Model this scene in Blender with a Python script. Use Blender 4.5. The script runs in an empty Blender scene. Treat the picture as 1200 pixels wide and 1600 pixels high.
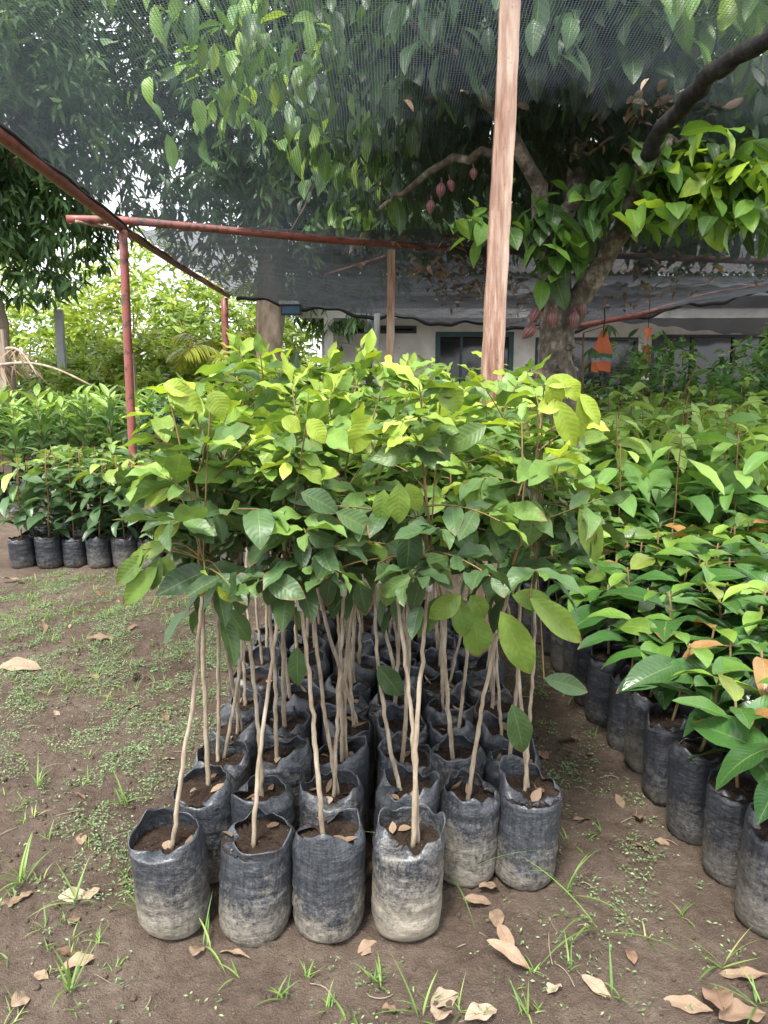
import bpy, math, random
import numpy as np
from mathutils import Vector
PI = math.pi
R_ = math.radians
sc = bpy.context.scene
COL = sc.collection

# ------------------------------------------------------------------ camera
CAMH, PITCH, FPX = 1.5, R_(9.82), 1155.0
cam = bpy.data.objects.new('camera', bpy.data.cameras.new('camera'))
COL.objects.link(cam)
cam.location = (0, 0, CAMH)
cam.rotation_euler = (PI/2 - PITCH, 0, 0)
cam.data.sensor_fit = 'VERTICAL'
cam.data.sensor_height = 36
cam.data.lens = 36*FPX/1600
cam.data.clip_start = 0.05
cam.data.clip_end = 600
sc.camera = cam
# ------------------------------------------------------------------ sky
SUN_EL, SUN_AZ = R_(60), R_(205)
w = bpy.data.worlds.new('World'); sc.world = w; w.use_nodes = True
nt = w.node_tree; nt.nodes.clear()
sky = nt.nodes.new('ShaderNodeTexSky'); sky.sky_type = 'NISHITA'; sky.sun_disc = False
sky.sun_elevation = SUN_EL; sky.sun_rotation = SUN_AZ
sky.air_density = 1.0; sky.dust_density = 5.0; sky.ozone_density = 1.0
hs = nt.nodes.new('ShaderNodeHueSaturation'); hs.inputs['Saturation'].default_value = 0.30; hs.inputs['Value'].default_value = 1.0
bg = nt.nodes.new('ShaderNodeBackground'); bg.inputs['Strength'].default_value = 0.15
wo = nt.nodes.new('ShaderNodeOutputWorld')
tc = nt.nodes.new('ShaderNodeTexCoord'); cn = nt.nodes.new('ShaderNodeTexNoise'); cn.inputs['Scale'].default_value = 2.5; cn.inputs['Detail'].default_value = 5
cr_ = nt.nodes.new('ShaderNodeMapRange'); cr_.inputs[1].default_value = .3; cr_.inputs[2].default_value = .7; cr_.inputs[3].default_value = .45; cr_.inputs[4].default_value = .95
mxc = nt.nodes.new('ShaderNodeMix'); mxc.data_type = 'RGBA'; mxc.inputs[7].default_value = (6.6, 6.8, 7.1, 1)      # bright broken cloud
nt.links.new(tc.outputs['Generated'], cn.inputs['Vector']); nt.links.new(cn.outputs[0], cr_.inputs[0]); nt.links.new(cr_.outputs[0], mxc.inputs[0])
nt.links.new(sky.outputs[0], hs.inputs['Color']); nt.links.new(hs.outputs[0], mxc.inputs[6]); nt.links.new(mxc.outputs[2], bg.inputs['Color']); nt.links.new(bg.outputs[0], wo.inputs[0])
# ------------------------------------------------------------------ sun (hazy)
sd = bpy.data.lights.new('sun', 'SUN'); sd.energy = 2.3; sd.angle = R_(14); sd.color = (1.0, 0.96, 0.88)
sun = bpy.data.objects.new('sun', sd); COL.objects.link(sun)
sdir = Vector((math.sin(SUN_AZ)*math.cos(SUN_EL), math.cos(SUN_AZ)*math.cos(SUN_EL), math.sin(SUN_EL)))
sun.rotation_euler = sdir.to_track_quat('Z', 'Y').to_euler()
# ------------------------------------------------------------------ exposure
sc.view_settings.view_transform = 'Standard'; sc.view_settings.look = 'None'
sc.view_settings.exposure = 1.5; sc.view_settings.gamma = 1.0
sc.cycles.max_bounces = 6; sc.cycles.diffuse_bounces = 3; sc.cycles.glossy_bounces = 2
sc.cycles.transmission_bounces = 3; sc.cycles.transparent_max_bounces = 12
sc.cycles.caustics_reflective = False; sc.cycles.caustics_refractive = False
sc.cycles.use_denoising = True

# ------------------------------------------------------------------ helpers
cp, sp = math.cos(PITCH), math.sin(PITCH)
def ray(u, v):
    a, b = (u-600.0), (800.0-v)
    return np.array([a, FPX*cp + b*sp, -FPX*sp + b*cp])
def at(u, v, y=None, z=None):
    """world point seen at photo pixel u,v at ground distance y or height z"""
    d = ray(u, v)
    s = y/d[1] if y is not None else (z-CAMH)/d[2]
    return np.array([0, 0, CAMH]) + d*s

def tag(o, label=None, cat=None, group=None, kind=None):
    if label: o['label'] = label
    if cat: o['category'] = cat
    if group: o['group'] = group
    if kind: o['kind'] = kind
    return o
def empty(name, loc=(0, 0, 0), rz=0, label=None, cat=None, group=None):
    o = bpy.data.objects.new(name, None); COL.objects.link(o)
    o.empty_display_size = 0.05
    o.location = tuple(loc); o.rotation_euler = (0, 0, rz)
    return tag(o, label, cat, group)

def unit(a):
    return a/np.maximum(np.linalg.norm(a, axis=-1, keepdims=True), 1e-9)

class MB:
    """collects quads (numpy) with uv, tone and rnd attributes"""
    def __init__(s): s.V=[]; s.F=[]; s.UV=[]; s.T=[]; s.Rn=[]; s.n=0
    def add(s, V, F, uv=None, tone=None, rnd=None):
        V = np.asarray(V, float).reshape(-1, 3); F = np.asarray(F, int).reshape(-1, 4)
        s.V.append(V); s.F.append(F+s.n); k = len(V); s.n += k
        s.UV.append(np.zeros((k, 2)) if uv is None else np.asarray(uv).reshape(-1, 2))
        s.T.append(np.zeros(k) if tone is None else np.broadcast_to(tone, (k,)).astype(float))
        s.Rn.append(np.zeros(k) if rnd is None else np.broadcast_to(rnd, (k,)).astype(float))
    def grid(s, G, closed=False, tone=0.0, rnd=0.0, uv=None):
        """G (a,b,3): rows x ring"""
        G = np.asarray(G, float); a, b = G.shape[:2]
        i = np.arange(a-1)[:, None]; j = np.arange(b if closed else b-1)[None, :]
        j2 = (j+1) % b
        F = np.stack([i*b+j+0*i, i*b+j2, (i+1)*b+j2, (i+1)*b+j+0*i], -1).reshape(-1, 4)
        if uv is None:
            uu, vv = np.meshgrid(np.linspace(0, 1, b), np.linspace(0, 1, a)); uv = np.stack([uu, vv], -1)
        s.add(G, F, uv, tone, rnd)
    def tube(s, P, r, n=7, cap=True, tone=0.0, rnd=0.0):
        P = np.asarray(P, float); m = len(P); r = np.broadcast_to(r, (m,)).astype(float)
        T = unit(np.gradient(P, axis=0)); up = np.array([0.13, 0.21, 0.97]) if abs(T[0][2]) < .9 else np.array([.97, .2, .1])
        A = unit(np.cross(T, up)); B = np.cross(T, A)
        th = np.linspace(0, 2*PI, n, endpoint=False)
        G = P[:, None] + r[:, None, None]*(np.cos(th)[None, :, None]*A[:, None]+np.sin(th)[None, :, None]*B[:, None])
        if cap:
            G = np.concatenate([np.repeat(P[:1, None], n, 1)+0*G[:1], G, np.repeat(P[-1:, None], n, 1)], 0)
            G[0] += (G[1]-G[0])*.02; G[-1] += (G[-2]-G[-1])*.02
        s.grid(G, True, tone, rnd)
    def box(s, lo, hi, M=None, tone=0.0, rnd=0.0):
        x0, y0, z0 = lo; x1, y1, z1 = hi
        V = np.array([[x0,y0,z0],[x1,y0,z0],[x1,y1,z0],[x0,y1,z0],[x0,y0,z1],[x1,y0,z1],[x1,y1,z1],[x0,y1,z1]], float)
        if M is not None: V = M(V)
        s.add(V, [[0,3,2,1],[4,5,6,7],[0,1,5,4],[1,2,6,5],[2,3,7,6],[3,0,4,7]], None, tone, rnd)
    def leaves(s, P, D, N, L, W, bend=.6, fold=.35, tone=.3, rnd=None, nv=6, nu=4, peak=.45, tip=.10, wave=0.0, rng=None):
        P = np.atleast_2d(P).astype(float); n = len(P)
        if n == 0: return
        D = unit(np.broadcast_to(D, (n, 3)).astype(float)); N = np.broadcast_to(N, (n, 3)).astype(float)
        N = unit(N - (N*D).sum(-1, keepdims=True)*D + 1e-6); S = np.cross(D, N)
        f = lambda a: np.broadcast_to(a, (n,)).astype(float)[:, None]
        L, W, bend, fold = f(L), f(W), f(bend), f(fold)
        bend = np.where(abs(bend) < .02, .02, bend)
        t = np.linspace(0, 1, nv+1)[None]
        X = L*np.sin(bend*t)/bend; Z = -L*(1-np.cos(bend*t))/bend
        k = math.log(.5)/math.log(peak)
        prof = np.sin(PI*np.clip(t**k, 0, 1))**.85
        prof = prof*(1-tip*.0)+.015
        if tip > 0: prof = np.where(t > .9, np.maximum(prof*.8, .03), prof)
        u = np.linspace(-1, 1, nu+1)
        if nu == 1: hh = np.zeros(2)
        hw = W/2*prof
        off = hw[:, :, None]*u*np.cos(fold)[:, :, None]
        lift = hw[:, :, None]*np.abs(u)*np.sin(fold)[:, :, None]
        if wave:
            ph = (rng.random((n, 1, 1)) if rng is not None else 0)*6.28
            lift = lift + wave*W[:, :, None]*np.sin(t[:, :, None]*13+ph+np.sign(u)*1.3)*np.abs(u)**1.5*np.minimum(1, 4*t*(1-t))[:, :, None]
        dirn = np.cos(bend*t)[..., None]*N[:, None]+np.sin(bend*t)[..., None]*D[:, None]
        G = P[:, None, None]+X[..., None, None]*D[:, None, None]+Z[..., None, None]*N[:, None, None] \
            + off[..., None]*S[:, None, None] + lift[..., None]*dirn[:, :, None]
        a, b = nv+1, nu+1
        i = np.arange(nv)[:, None]; j = np.arange(nu)[None]
        F0 = np.stack([i*b+j, i*b+j+1, (i+1)*b+j+1, (i+1)*b+j], -1).reshape(-1, 4)
        F = (F0[None]+(np.arange(n)*a*b)[:, None, None]).reshape(-1, 4)
        uu, vv = np.meshgrid((u+1)/2, t[0]); uv = np.broadcast_to(np.stack([uu, vv], -1)[None], (n, a, b, 2))
        tone = np.repeat(f(tone)[:, 0], a*b)
        if rnd is None: rnd = np.random.default_rng(n+int(abs(P[0, 0])*1e4)).random(n)
        s.add(G, F, uv, tone, np.repeat(f(rnd)[:, 0], a*b))
    def mesh(s, name, mat, smooth=True):
        me = bpy.data.meshes.new(name)
        V = np.concatenate(s.V); F = np.concatenate(s.F)
        me.vertices.add(len(V)); me.vertices.foreach_set('co', V.ravel().astype(np.float32))
        me.loops.add(F.size); me.loops.foreach_set('vertex_index', F.ravel().astype(np.int32))
        me.polygons.add(len(F)); me.polygons.foreach_set('loop_start', (np.arange(len(F))*4).astype(np.int32))
        me.polygons.foreach_set('loop_total', np.full(len(F), 4, np.int32))
        me.polygons.foreach_set('use_smooth', np.full(len(F), smooth))
        uv = me.uv_layers.new(name='UVMap'); U = np.concatenate(s.UV)[F.ravel()]
        uv.data.foreach_set('uv', U.ravel().astype(np.float32))
        for nm, A in (('tone', s.T), ('rnd', s.Rn)):
            at_ = me.attributes.new(nm, 'FLOAT', 'POINT'); at_.data.foreach_set('value', np.concatenate(A).astype(np.float32))
        me.update(calc_edges=True); me.validate()
        me.materials.append(mat)
        return me
    def build(s, name, mat, parent=None, smooth=True, loc=None):
        o = bpy.data.objects.new(name, s.mesh(name, mat, smooth)); COL.objects.link(o)
        if parent: o.parent = parent
        if loc is not None: o.location = tuple(loc)
        return o
def place(name, me, parent):
    o = bpy.data.objects.new(name, me); COL.objects.link(o); o.parent = parent; return o

# ------------------------------------------------------------------ materials
class NT:
    def __init__(s, name):
        s.m = bpy.data.materials.new(name); s.m.use_nodes = True; s.t = s.m.node_tree; s.t.nodes.clear()
        s.out = s.t.nodes.new('ShaderNodeOutputMaterial')
    def n(s, typ, **kw):
        nd = s.t.nodes.new('ShaderNode'+typ)
        for k, v in kw.items():
            if k.startswith('_'): setattr(nd, k[1:], v)
            else:
                k = k.replace('__', ' ')
                s.set(nd.inputs[int(k[1:]) if k[0] == 'i' and k[1:].isdigit() else k], v)
        return nd
    def set(s, inp, v):
        if isinstance(v, bpy.types.NodeSocket): s.t.links.new(v, inp)
        elif isinstance(v, bpy.types.Node): s.t.links.new(v.outputs[0], inp)
        else:
            if isinstance(v, tuple) and len(v) == 3 and inp.type == 'RGBA': v = v+(1,)
            inp.default_value = v
    def math(s, op, a, b=0.0, c=0.0, clamp=False):
        nd = s.t.nodes.new('ShaderNodeMath'); nd.operation = op; nd.use_clamp = clamp
        s.set(nd.inputs[0], a); s.set(nd.inputs[1], b); s.set(nd.inputs[2], c); return nd.outputs[0]
    def mix(s, f, a, b, mode='MIX'):
        nd = s.t.nodes.new('ShaderNodeMix'); nd.data_type = 'RGBA'; nd.blend_type = mode
        s.set(nd.inputs[0], f); s.set(nd.inputs[6], a); s.set(nd.inputs[7], b); return nd.outputs[2]
    def ramp(s, f, stops, interp='LINEAR'):
        nd = s.t.nodes.new('ShaderNodeValToRGB'); nd.color_ramp.interpolation = interp
        e = nd.color_ramp.elements
        while len(e) < len(stops): e.new(.5)
        for el, (p, c) in zip(e, stops): el.position = p; el.color = tuple(c)+(1,) if not isinstance(c, (int, float)) else (c, c, c, 1)
        s.set(nd.inputs[0], f); return nd.outputs[0]
    def noise(s, vec, scale, detail=4.0, rough=.55, out=0):
        nd = s.n('TexNoise', Scale=scale, Detail=detail, Roughness=rough)
        if vec is not None: s.set(nd.inputs['Vector'], vec)
        return nd.outputs[out]
    def obj(s): return s.n('TexCoord').outputs['Object']
    def scale(s, vec, xyz):
        nd = s.n('Mapping'); s.set(nd.inputs['Vector'], vec); nd.inputs['Scale'].default_value = xyz; return nd.outputs[0]
    def bump(s, h, strength=.5, dist=.01, normal=None):
        nd = s.n('Bump', Strength=strength, Distance=dist, Height=h)
        if normal is not None: s.set(nd.inputs['Normal'], normal)
        return nd.outputs[0]
    def pbr(s, col, rough=.6, normal=None, spec=.5, metal=0.0):
        nd = s.n('BsdfPrincipled'); s.set(nd.inputs['Base Color'], col); s.set(nd.inputs['Roughness'], rough)
        s.set(nd.inputs['Specular IOR Level'], spec); s.set(nd.inputs['Metallic'], metal)
        if normal is not None: s.set(nd.inputs['Normal'], normal)
        return nd.outputs[0]
    def done(s, sh, shadow=None):
        s.t.links.new(sh, s.out.inputs[0]); return s.m

def leaf_mat(name, stops, trans=.32, rough=.42, spec=.45, nveins=9.0, brown=.06, vein=.26, tcol=(1.25, 1.2, .55), vcol=(.34, .42, .13)):
    g = NT(name)
    tone = g.n('Attribute', _attribute_name='tone').outputs['Fac']
    rnd = g.n('Attribute', _attribute_name='rnd').outputs['Fac']
    uv = g.n('UVMap').outputs[0]
    sep = g.n('SeparateXYZ'); g.set(sep.inputs[0], uv)
    a = g.math('ABSOLUTE', g.math('MULTIPLY_ADD', sep.outputs[0], 2.0, -1.0))
    v = sep.outputs[1]
    ob = g.obj()
    col = g.ramp(tone, stops)
    nz = g.noise(ob, 14.0, 3.0)
    mot = g.noise(ob, 85.0, 4.0, .7)
    vary = g.math('MULTIPLY_ADD', g.math('ADD', g.math('ADD', g.math('MULTIPLY', nz, .6), g.math('MULTIPLY', rnd, .6)), g.math('MULTIPLY', mot, .55)), .9, .21)
    vv = g.n('CombineXYZ'); [g.set(vv.inputs[i], vary) for i in range(3)]
    col = g.mix(1.0, col, vv.outputs[0], 'MULTIPLY')
    # pinnate veins
    ph = g.math('FRACT', g.math('MULTIPLY', g.math('SUBTRACT', v, g.math('MULTIPLY', g.math('POWER', a, 1.35), .17)), nveins))
    d = g.math('ABSOLUTE', g.math('SUBTRACT', ph, .5))            # .5 at the vein
    vm = g.math('SMOOTHSTEP' if False else 'MULTIPLY', g.math('MAXIMUM', g.math('MULTIPLY_ADD', d, 16.0, -7.0), 0.0), 1.0, clamp=True)
    mid = g.math('MAXIMUM', g.math('MULTIPLY_ADD', a, -14.0, 1.0), 0.0)
    vmask = g.math('MAXIMUM', g.math('MULTIPLY', vm, .45), mid)
    col = g.mix(g.math('MULTIPLY', vmask, vein), col, vcol)
    # scorched edge, old blotches
    if brown > 0:
        e = g.math('ADD', g.math('MULTIPLY', g.math('POWER', a, 2.0), .22), g.math('MULTIPLY', g.math('POWER', v, 3.0), .30))
        e = g.math('ADD', e, g.math('MULTIPLY', g.noise(ob, 38.0, 4.0), .7))
        r2 = g.math('FRACT', g.math('MULTIPLY', rnd, 17.3))
        e = g.math('ADD', e, g.math('MULTIPLY', r2, .34))
        bm = g.math('MULTIPLY', g.math('SUBTRACT', e, 1.06-brown), 14.0, clamp=True)
        col = g.mix(bm, col, (.22, .11, .05))
    h = g.math('ADD', g.math('COSINE', g.math('MULTIPLY', ph, 6.283)), g.math('MULTIPLY', mid, -2.0))
    nrm = g.bump(g.math('ADD', g.math('MULTIPLY', h, .22), g.math('MULTIPLY', nz, 1.6)), .22, .004)
    p = g.pbr(col, rough, nrm, spec)
    tr = g.n('BsdfTranslucent', Color=g.mix(1.0, col, tcol, 'MULTIPLY'))
    mx = g.n('MixShader', i0=trans); g.set(mx.inputs[1], p); g.set(mx.inputs[2], tr)
    return g.done(mx.outputs[0])

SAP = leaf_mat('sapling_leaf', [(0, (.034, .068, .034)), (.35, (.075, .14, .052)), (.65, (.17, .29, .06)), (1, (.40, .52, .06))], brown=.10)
MANGOSTEEN = leaf_mat('glossy_leaf', [(0, (.025, .07, .025)), (.5, (.06, .15, .03)), (.8, (.22, .34, .05)), (1, (.36, .20, .07))], rough=.24, spec=.6, trans=.2, nveins=14, brown=.03)
CACAO = leaf_mat('cacao_leaf', [(0, (.028, .065, .026)), (.4, (.06, .14, .034)), (.75, (.15, .29, .04)), (1, (.34, .48, .06))], nveins=8, brown=.05, rough=.4, trans=.36, vein=.5)
CSEED = leaf_mat('seedling_leaf', [(0, (.035, .085, .032)), (.4, (.095, .225, .07)), (.75, (.20, .37, .09)), (1, (.36, .52, .13))], nveins=8, brown=.02, rough=.42)
LOW = leaf_mat('low_leaf', [(0, (.045, .085, .05)), (.5, (.09, .17, .07)), (.8, (.18, .29, .08)), (1, (.34, .46, .09))], nveins=7, brown=.0, rough=.36)
MANGO = leaf_mat('mango_leaf', [(0, (.035, .075, .04)), (.5, (.085, .165, .07)), (1, (.2, .33, .10))], nveins=5, brown=0, rough=.33, vein=.1)
BRIGHT = leaf_mat('field_leaf', [(0, (.15, .24, .06)), (.5, (.28, .40, .09)), (1, (.5, .56, .14))], nveins=5, brown=0, vein=.1, trans=.4)
PALM = leaf_mat('palm_leaf', [(0, (.10, .18, .04)), (.5, (.32, .38, .06)), (1, (.62, .55, .10))], nveins=1, brown=0, vein=.0)
GRASS = leaf_mat('grass_blade', [(0, (.10, .20, .05)), (.5, (.2, .32, .07)), (1, (.42, .38, .20))], nveins=1, brown=0, vein=0, trans=.35)
WEED = leaf_mat('weed_leaf', [(0, (.11, .2, .08)), (.5, (.2, .31, .14)), (1, (.33, .4, .22))], nveins=1, brown=0, vein=0, trans=.3)
DRY = leaf_mat('dry_leaf_skin', [(0, (.13, .075, .05)), (.5, (.27, .195, .135)), (1, (.47, .385, .29))], nveins=9, brown=.12, vein=.55, trans=.12, rough=.8, spec=.2, tcol=(1, .8, .6), vcol=(.16, .09, .06))

def soil_mat(name, dark=(.062, .044, .034), mid=(.135, .098, .076), pale=(.235, .185, .145)):
    g = NT(name); ob = g.obj()
    n1 = g.noise(ob, 2.2, 5); n2 = g.noise(ob, 26, 6, .65); n3 = g.noise(ob, 170, 4, .7)
    f = g.math('ADD', g.math('MULTIPLY', n1, .45), g.math('ADD', g.math('MULTIPLY', n2, .35), g.math('MULTIPLY', n3, .3)))
    col = g.ramp(f, [(.36, dark), (.53, mid), (.72, pale)])
    vo = g.n('TexVoronoi', Scale=95.0); g.set(vo.inputs['Vector'], ob)
    sp_ = g.math('LESS_THAN', vo.outputs['Distance'], .16)
    vs = g.n('TexVoronoi', Scale=95.0); g.set(vs.inputs['Vector'], ob)
    pick = g.math('GREATER_THAN', g.n('SeparateColor', i0=vs.outputs['Color']).outputs[0], .86)
    col = g.mix(g.math('MULTIPLY', g.math('MULTIPLY', sp_, pick), .75), col, (.36, .29, .22))
    h = g.math('ADD', g.math('MULTIPLY', n2, .7), g.math('MULTIPLY', n3, .5))
    return g.done(g.pbr(col, .95, g.bump(h, 1.0, .035), .2))
SOIL = soil_mat('soil_skin')
POTSOIL = soil_mat('potting_soil', (.020, .013, .010), (.050, .032, .023), (.11, .078, .055))

def bag_mat(name, dust=.55, base=(.022, .026, .034)):
    g = NT(name); ob = g.obj(); info = g.n('ObjectInfo').outputs['Random']
    mp = g.n('Mapping'); g.set(mp.inputs['Vector'], ob)
    off = g.n('CombineXYZ'); g.set(off.inputs[0], g.math('MULTIPLY', info, 7.0)); g.set(off.inputs[1], g.math('MULTIPLY', info, 13.0))
    g.set(mp.inputs['Location'], off.outputs[0])
    P = mp.outputs[0]
    z = g.n('SeparateXYZ', i0=ob).outputs[2]
    n1 = g.noise(P, 9, 5, .6); n2 = g.noise(P, 60, 6, .7)
    wr = g.noise(g.scale(P, (14, 14, 52)), 1.5, 4, .65)      # horizontal crinkles
    sc_ = g.noise(g.scale(P, (60, 60, 6)), 2.2, 3, .7)
    low = g.math('MULTIPLY_ADD', z, -2.9, .92)
    fine = g.noise(P, 190, 4, .75)
    dg = g.noise(g.scale(P, (90, 90, 30)), 2.0, 4, .7)
    f = g.math('ADD', g.math('MULTIPLY', low, .60), g.math('MULTIPLY', n1, .62))
    f = g.math('ADD', f, g.math('MULTIPLY', g.math('SUBTRACT', info, .5), .36))
    f = g.math('ADD', f, g.math('MULTIPLY', g.math('SUBTRACT', n2, .5), .75))
    f = g.math('ADD', f, g.math('MULTIPLY', g.math('SUBTRACT', fine, .5), .40))
    f = g.math('ADD', f, g.math('MULTIPLY', g.math('SUBTRACT', dg, .5), .22))
    f = g.math('ADD', f, g.math('MULTIPLY', g.math('SUBTRACT', wr, .5), .25))
    dm = g.math('MULTIPLY', g.ramp(f, [(.50, 0.0), (.92, 1.0)]), dust)
    sm_ = g.math('ADD', g.math('MULTIPLY', fine, .45), g.math('ADD', g.math('MULTIPLY', sc_, .35), g.math('MULTIPLY', n2, .3)))
    film = g.mix(g.math('MULTIPLY', g.ramp(sm_, [(.46, 0.0), (.70, 1.0)]), .42*dust+.04), base, (.19, .205, .23))
    col = g.mix(dm, film, (.33, .29, .225))
    rough = g.math('MULTIPLY_ADD', dm, .5, .38)
    wp = g.n('VectorMath', _operation='ADD'); g.set(wp.inputs[0], g.scale(P, (9, 9, 17))); g.set(wp.inputs[1], g.noise(P, 9, 3, .5, 1))
    crs = g.n('TexNoise', _noise_type='RIDGED_MULTIFRACTAL', Scale=1.6, Detail=3.0, Roughness=.5); g.set(crs.inputs['Vector'], wp.outputs[0])
    h = g.math('ADD', g.math('MULTIPLY', wr, .35), g.math('ADD', g.math('MULTIPLY', crs.outputs[0], .28), g.math('MULTIPLY', g.noise(P, 20, 3, .55), .8)))
    return g.done(g.pbr(col, rough, g.bump(h, .8, .012), .6))
BAG = bag_mat('dusty_polybag', .74, (.017, .020, .026))
BAGD = bag_mat('dark_polybag', .36, (.012, .014, .020))

def bark_mat(name, a, b, c, sc1=40, stretch=(1, 1, .25), bump=.6, dist=.004):
    g = NT(name); ob = g.scale(g.obj(), stretch)
    n1 = g.noise(ob, sc1, 5, .65); n2 = g.noise(ob, sc1*.3, 3)
    f = g.math('ADD', g.math('MULTIPLY', n1, .6), g.math('MULTIPLY', n2, .4))
    return g.done(g.pbr(g.ramp(f, [(.35, a), (.5, b), (.66, c)]), .85, g.bump(n1, bump, dist), .25))
STEM = bark_mat('stem_bark', (.15, .115, .085), (.31, .25, .18), (.48, .43, .35), 55)
TWIG = bark_mat('twig_bark', (.10, .09, .03), (.19, .13, .06), (.28, .17, .09), 60)
TRUNKM = bark_mat('mango_bark', (.10, .07, .05), (.22, .17, .13), (.36, .29, .23), 9, (1, 1, .4), .8, .02)
CTRUNK = bark_mat('cacao_bark', (.035, .030, .024), (.095, .080, .064), (.30, .26, .21), 22, (1, 1, .8), .9, .012)
DRYWOOD = bark_mat('dry_wood', (.14, .10, .08), (.3, .24, .19), (.45, .38, .31), 14, (1, 1, .15))

def wood_mat():
    g = NT('sawn_lumber'); ob = g.obj()
    n = g.noise(g.scale(ob, (26, 26, 2.2)), 1.6, 6, .65)
    m = g.noise(g.scale(ob, (6, 6, 1.2)), 1.0, 3)
    saw = g.noise(g.scale(ob, (5, 5, 130)), 1.0, 2)
    col = g.ramp(n, [(.34, (.16, .070, .050)), (.48, (.29, .165, .120)), (.6, (.42, .29, .225)), (.74, (.56, .45, .37))])
    col = g.mix(g.math('MULTIPLY', g.ramp(m, [(.45, 0.0), (.62, 1.0)]), .45), col, (.60, .50, .42))
    col = g.mix(g.math('MULTIPLY', g.ramp(g.noise(ob, 30, 5, .7), [(.62, 0.0), (.72, 1.0)]), .6), col, (.10, .06, .045))
    h = g.math('ADD', g.math('MULTIPLY', saw, .5), n)
    return g.done(g.pbr(col, .75, g.bump(h, .45, .003), .3))
WOOD = wood_mat()
def paint_mat(name, col, chip, rough=.45, amt=.62, scale=18):
    g = NT(name); ob = g.obj()
    n = g.noise(ob, scale, 6, .65); m = g.noise(ob, 3.5, 3)
    c = g.mix(g.ramp(m, [(.35, 0.0), (.7, 1.0)]), col, tuple(min(1, k*1.35) for k in col))
    c = g.mix(g.ramp(n, [(amt, 0.0), (amt+.06, 1.0)]), c, chip)
    return g.done(g.pbr(c, rough, g.bump(n, .2, .002), .5))
REDPIPE = paint_mat('red_oxide_paint', (.21, .062, .050), (.09, .045, .035), amt=.54)
WALLP = paint_mat('wall_paint', (.50, .485, .45), (.24, .23, .20), .8, .66, 4)
GREYP = paint_mat('grey_paint', (.30, .31, .33), (.2, .2, .2), .7, .66)
WHITEP = paint_mat('fascia_paint', (.26, .27, .29), (.17, .17, .17), .6, .66)
TEAL = paint_mat('teal_paint', (.02, .055, .058), (.02, .05, .05), .5)
BLACKP = paint_mat('black_plastic', (.015, .016, .018), (.03, .03, .03), .4)
ROOFM = paint_mat('roof_sheet', (.15, .15, .16), (.15, .08, .05), .5, .55, 3)
ORANGE = paint_mat('orange_cloth', (.55, .14, .06), (.40, .09, .05), .8, .7)
ROPE = paint_mat('black_rope', (.02, .02, .022), (.05, .05, .05), .8)
TAPE = paint_mat('graft_tape', (.55, .57, .55), (.3, .3, .28), .4, .6, 60)
TARP = paint_mat('white_tarp_skin', (.45, .45, .44), (.25, .25, .25), .6, .6, 6)
def glass_mat():
    g = NT('dark_window_glass'); return g.done(g.pbr((.012, .014, .015), .08, None, .6))
GLASS = glass_mat()
def pod_mat():
    g = NT('cacao_pod_skin'); ob = g.obj()
    n = g.noise(ob, 30, 4)
    uvx = g.n('SeparateXYZ', i0=g.n('UVMap').outputs[0]).outputs[0]
    rid = g.math('MULTIPLY_ADD', g.math('COSINE', g.math('MULTIPLY', uvx, 2*PI*10)), .5, .5)
    col = g.mix(g.math('MULTIPLY', rid, .55), g.ramp(n, [(.35, (.075, .022, .028)), (.65, (.17, .055, .06))]), (.25, .145, .13))
    return g.done(g.pbr(col, .5, g.bump(n, .4, .003), .4))
POD = pod_mat()
def net_mat(name, pitch, cover, col, tr):
    g = NT(name); uv = g.n('UVMap').outputs[0]
    s = g.n('SeparateXYZ', i0=uv)
    wob = g.noise(uv, 1.3, 2)
    def line(c, k):
        f = g.math('FRACT', g.math('ADD', g.math('DIVIDE', c, pitch), g.math('MULTIPLY', wob, 3.0)))
        return g.math('LESS_THAN', f, k)
    a = g.math('MAXIMUM', line(s.outputs[0], cover), line(s.outputs[1], cover))
    d = g.pbr(col, .55, None, .4)
    t = g.n('BsdfTranslucent', Color=tr)
    m = g.n('MixShader', i0=.4); g.set(m.inputs[1], d); g.set(m.inputs[2], t.outputs[0])
    tp = g.n('BsdfTransparent', Color=(1, 1, 1))
    mm = g.n('MixShader', i0=a); g.set(mm.inputs[1], tp.outputs[0]); g.set(mm.inputs[2], m.outputs[0])
    return g.done(mm.outputs[0])
NETA = net_mat('shade_net_open', .0150, .185, (.045, .05, .06), (.085, .10, .125))
NETB = net_mat('shade_net_dense', .0090, .575, (.028, .030, .035), (.05, .055, .064))

# ------------------------------------------------------------------ ground
def ground_h(x, y):
    return (0.010*np.sin(x*1.7+.5)*np.cos(y*1.3) + .006*np.sin(x*5.1+y*3.3) + .004*np.sin(x*11.3-y*9.1+1.0)
            + .0045*np.sin(x*31+np.sin(y*17)*2)*np.cos(y*27+x*9) + .003*np.sin(x*71+2*np.sin(y*41))*np.sin(y*63+x*13))
def axis(lim, fine, step, grow=1.12):
    a = list(np.arange(-fine, fine, step)); s = step; v = fine
    while v < lim: a.append(v); s *= grow; v += s
    neg = []; s = step; v = -fine
    while v > -lim: s *= grow; v -= s; neg.append(v)
    return np.array(sorted(neg)+a)
gx = axis(400, 2.6, .016); gy = axis(400, 2.2, .016)+3.0
XX, YY = np.meshgrid(gx, gy)
g_ = np.random.default_rng(3)
ZZ = ground_h(XX, YY) + g_.normal(0, .0026, XX.shape)*(np.abs(XX) < 3)
ZZ = np.where((np.abs(XX) < 20) & (np.abs(YY) < 30), ZZ, 0)
m = MB(); m.grid(np.stack([XX, YY, ZZ], -1))
tag(m.build('ground', SOIL), 'damp brown bare soil with crumbs and footprints', 'ground', kind='structure')

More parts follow.
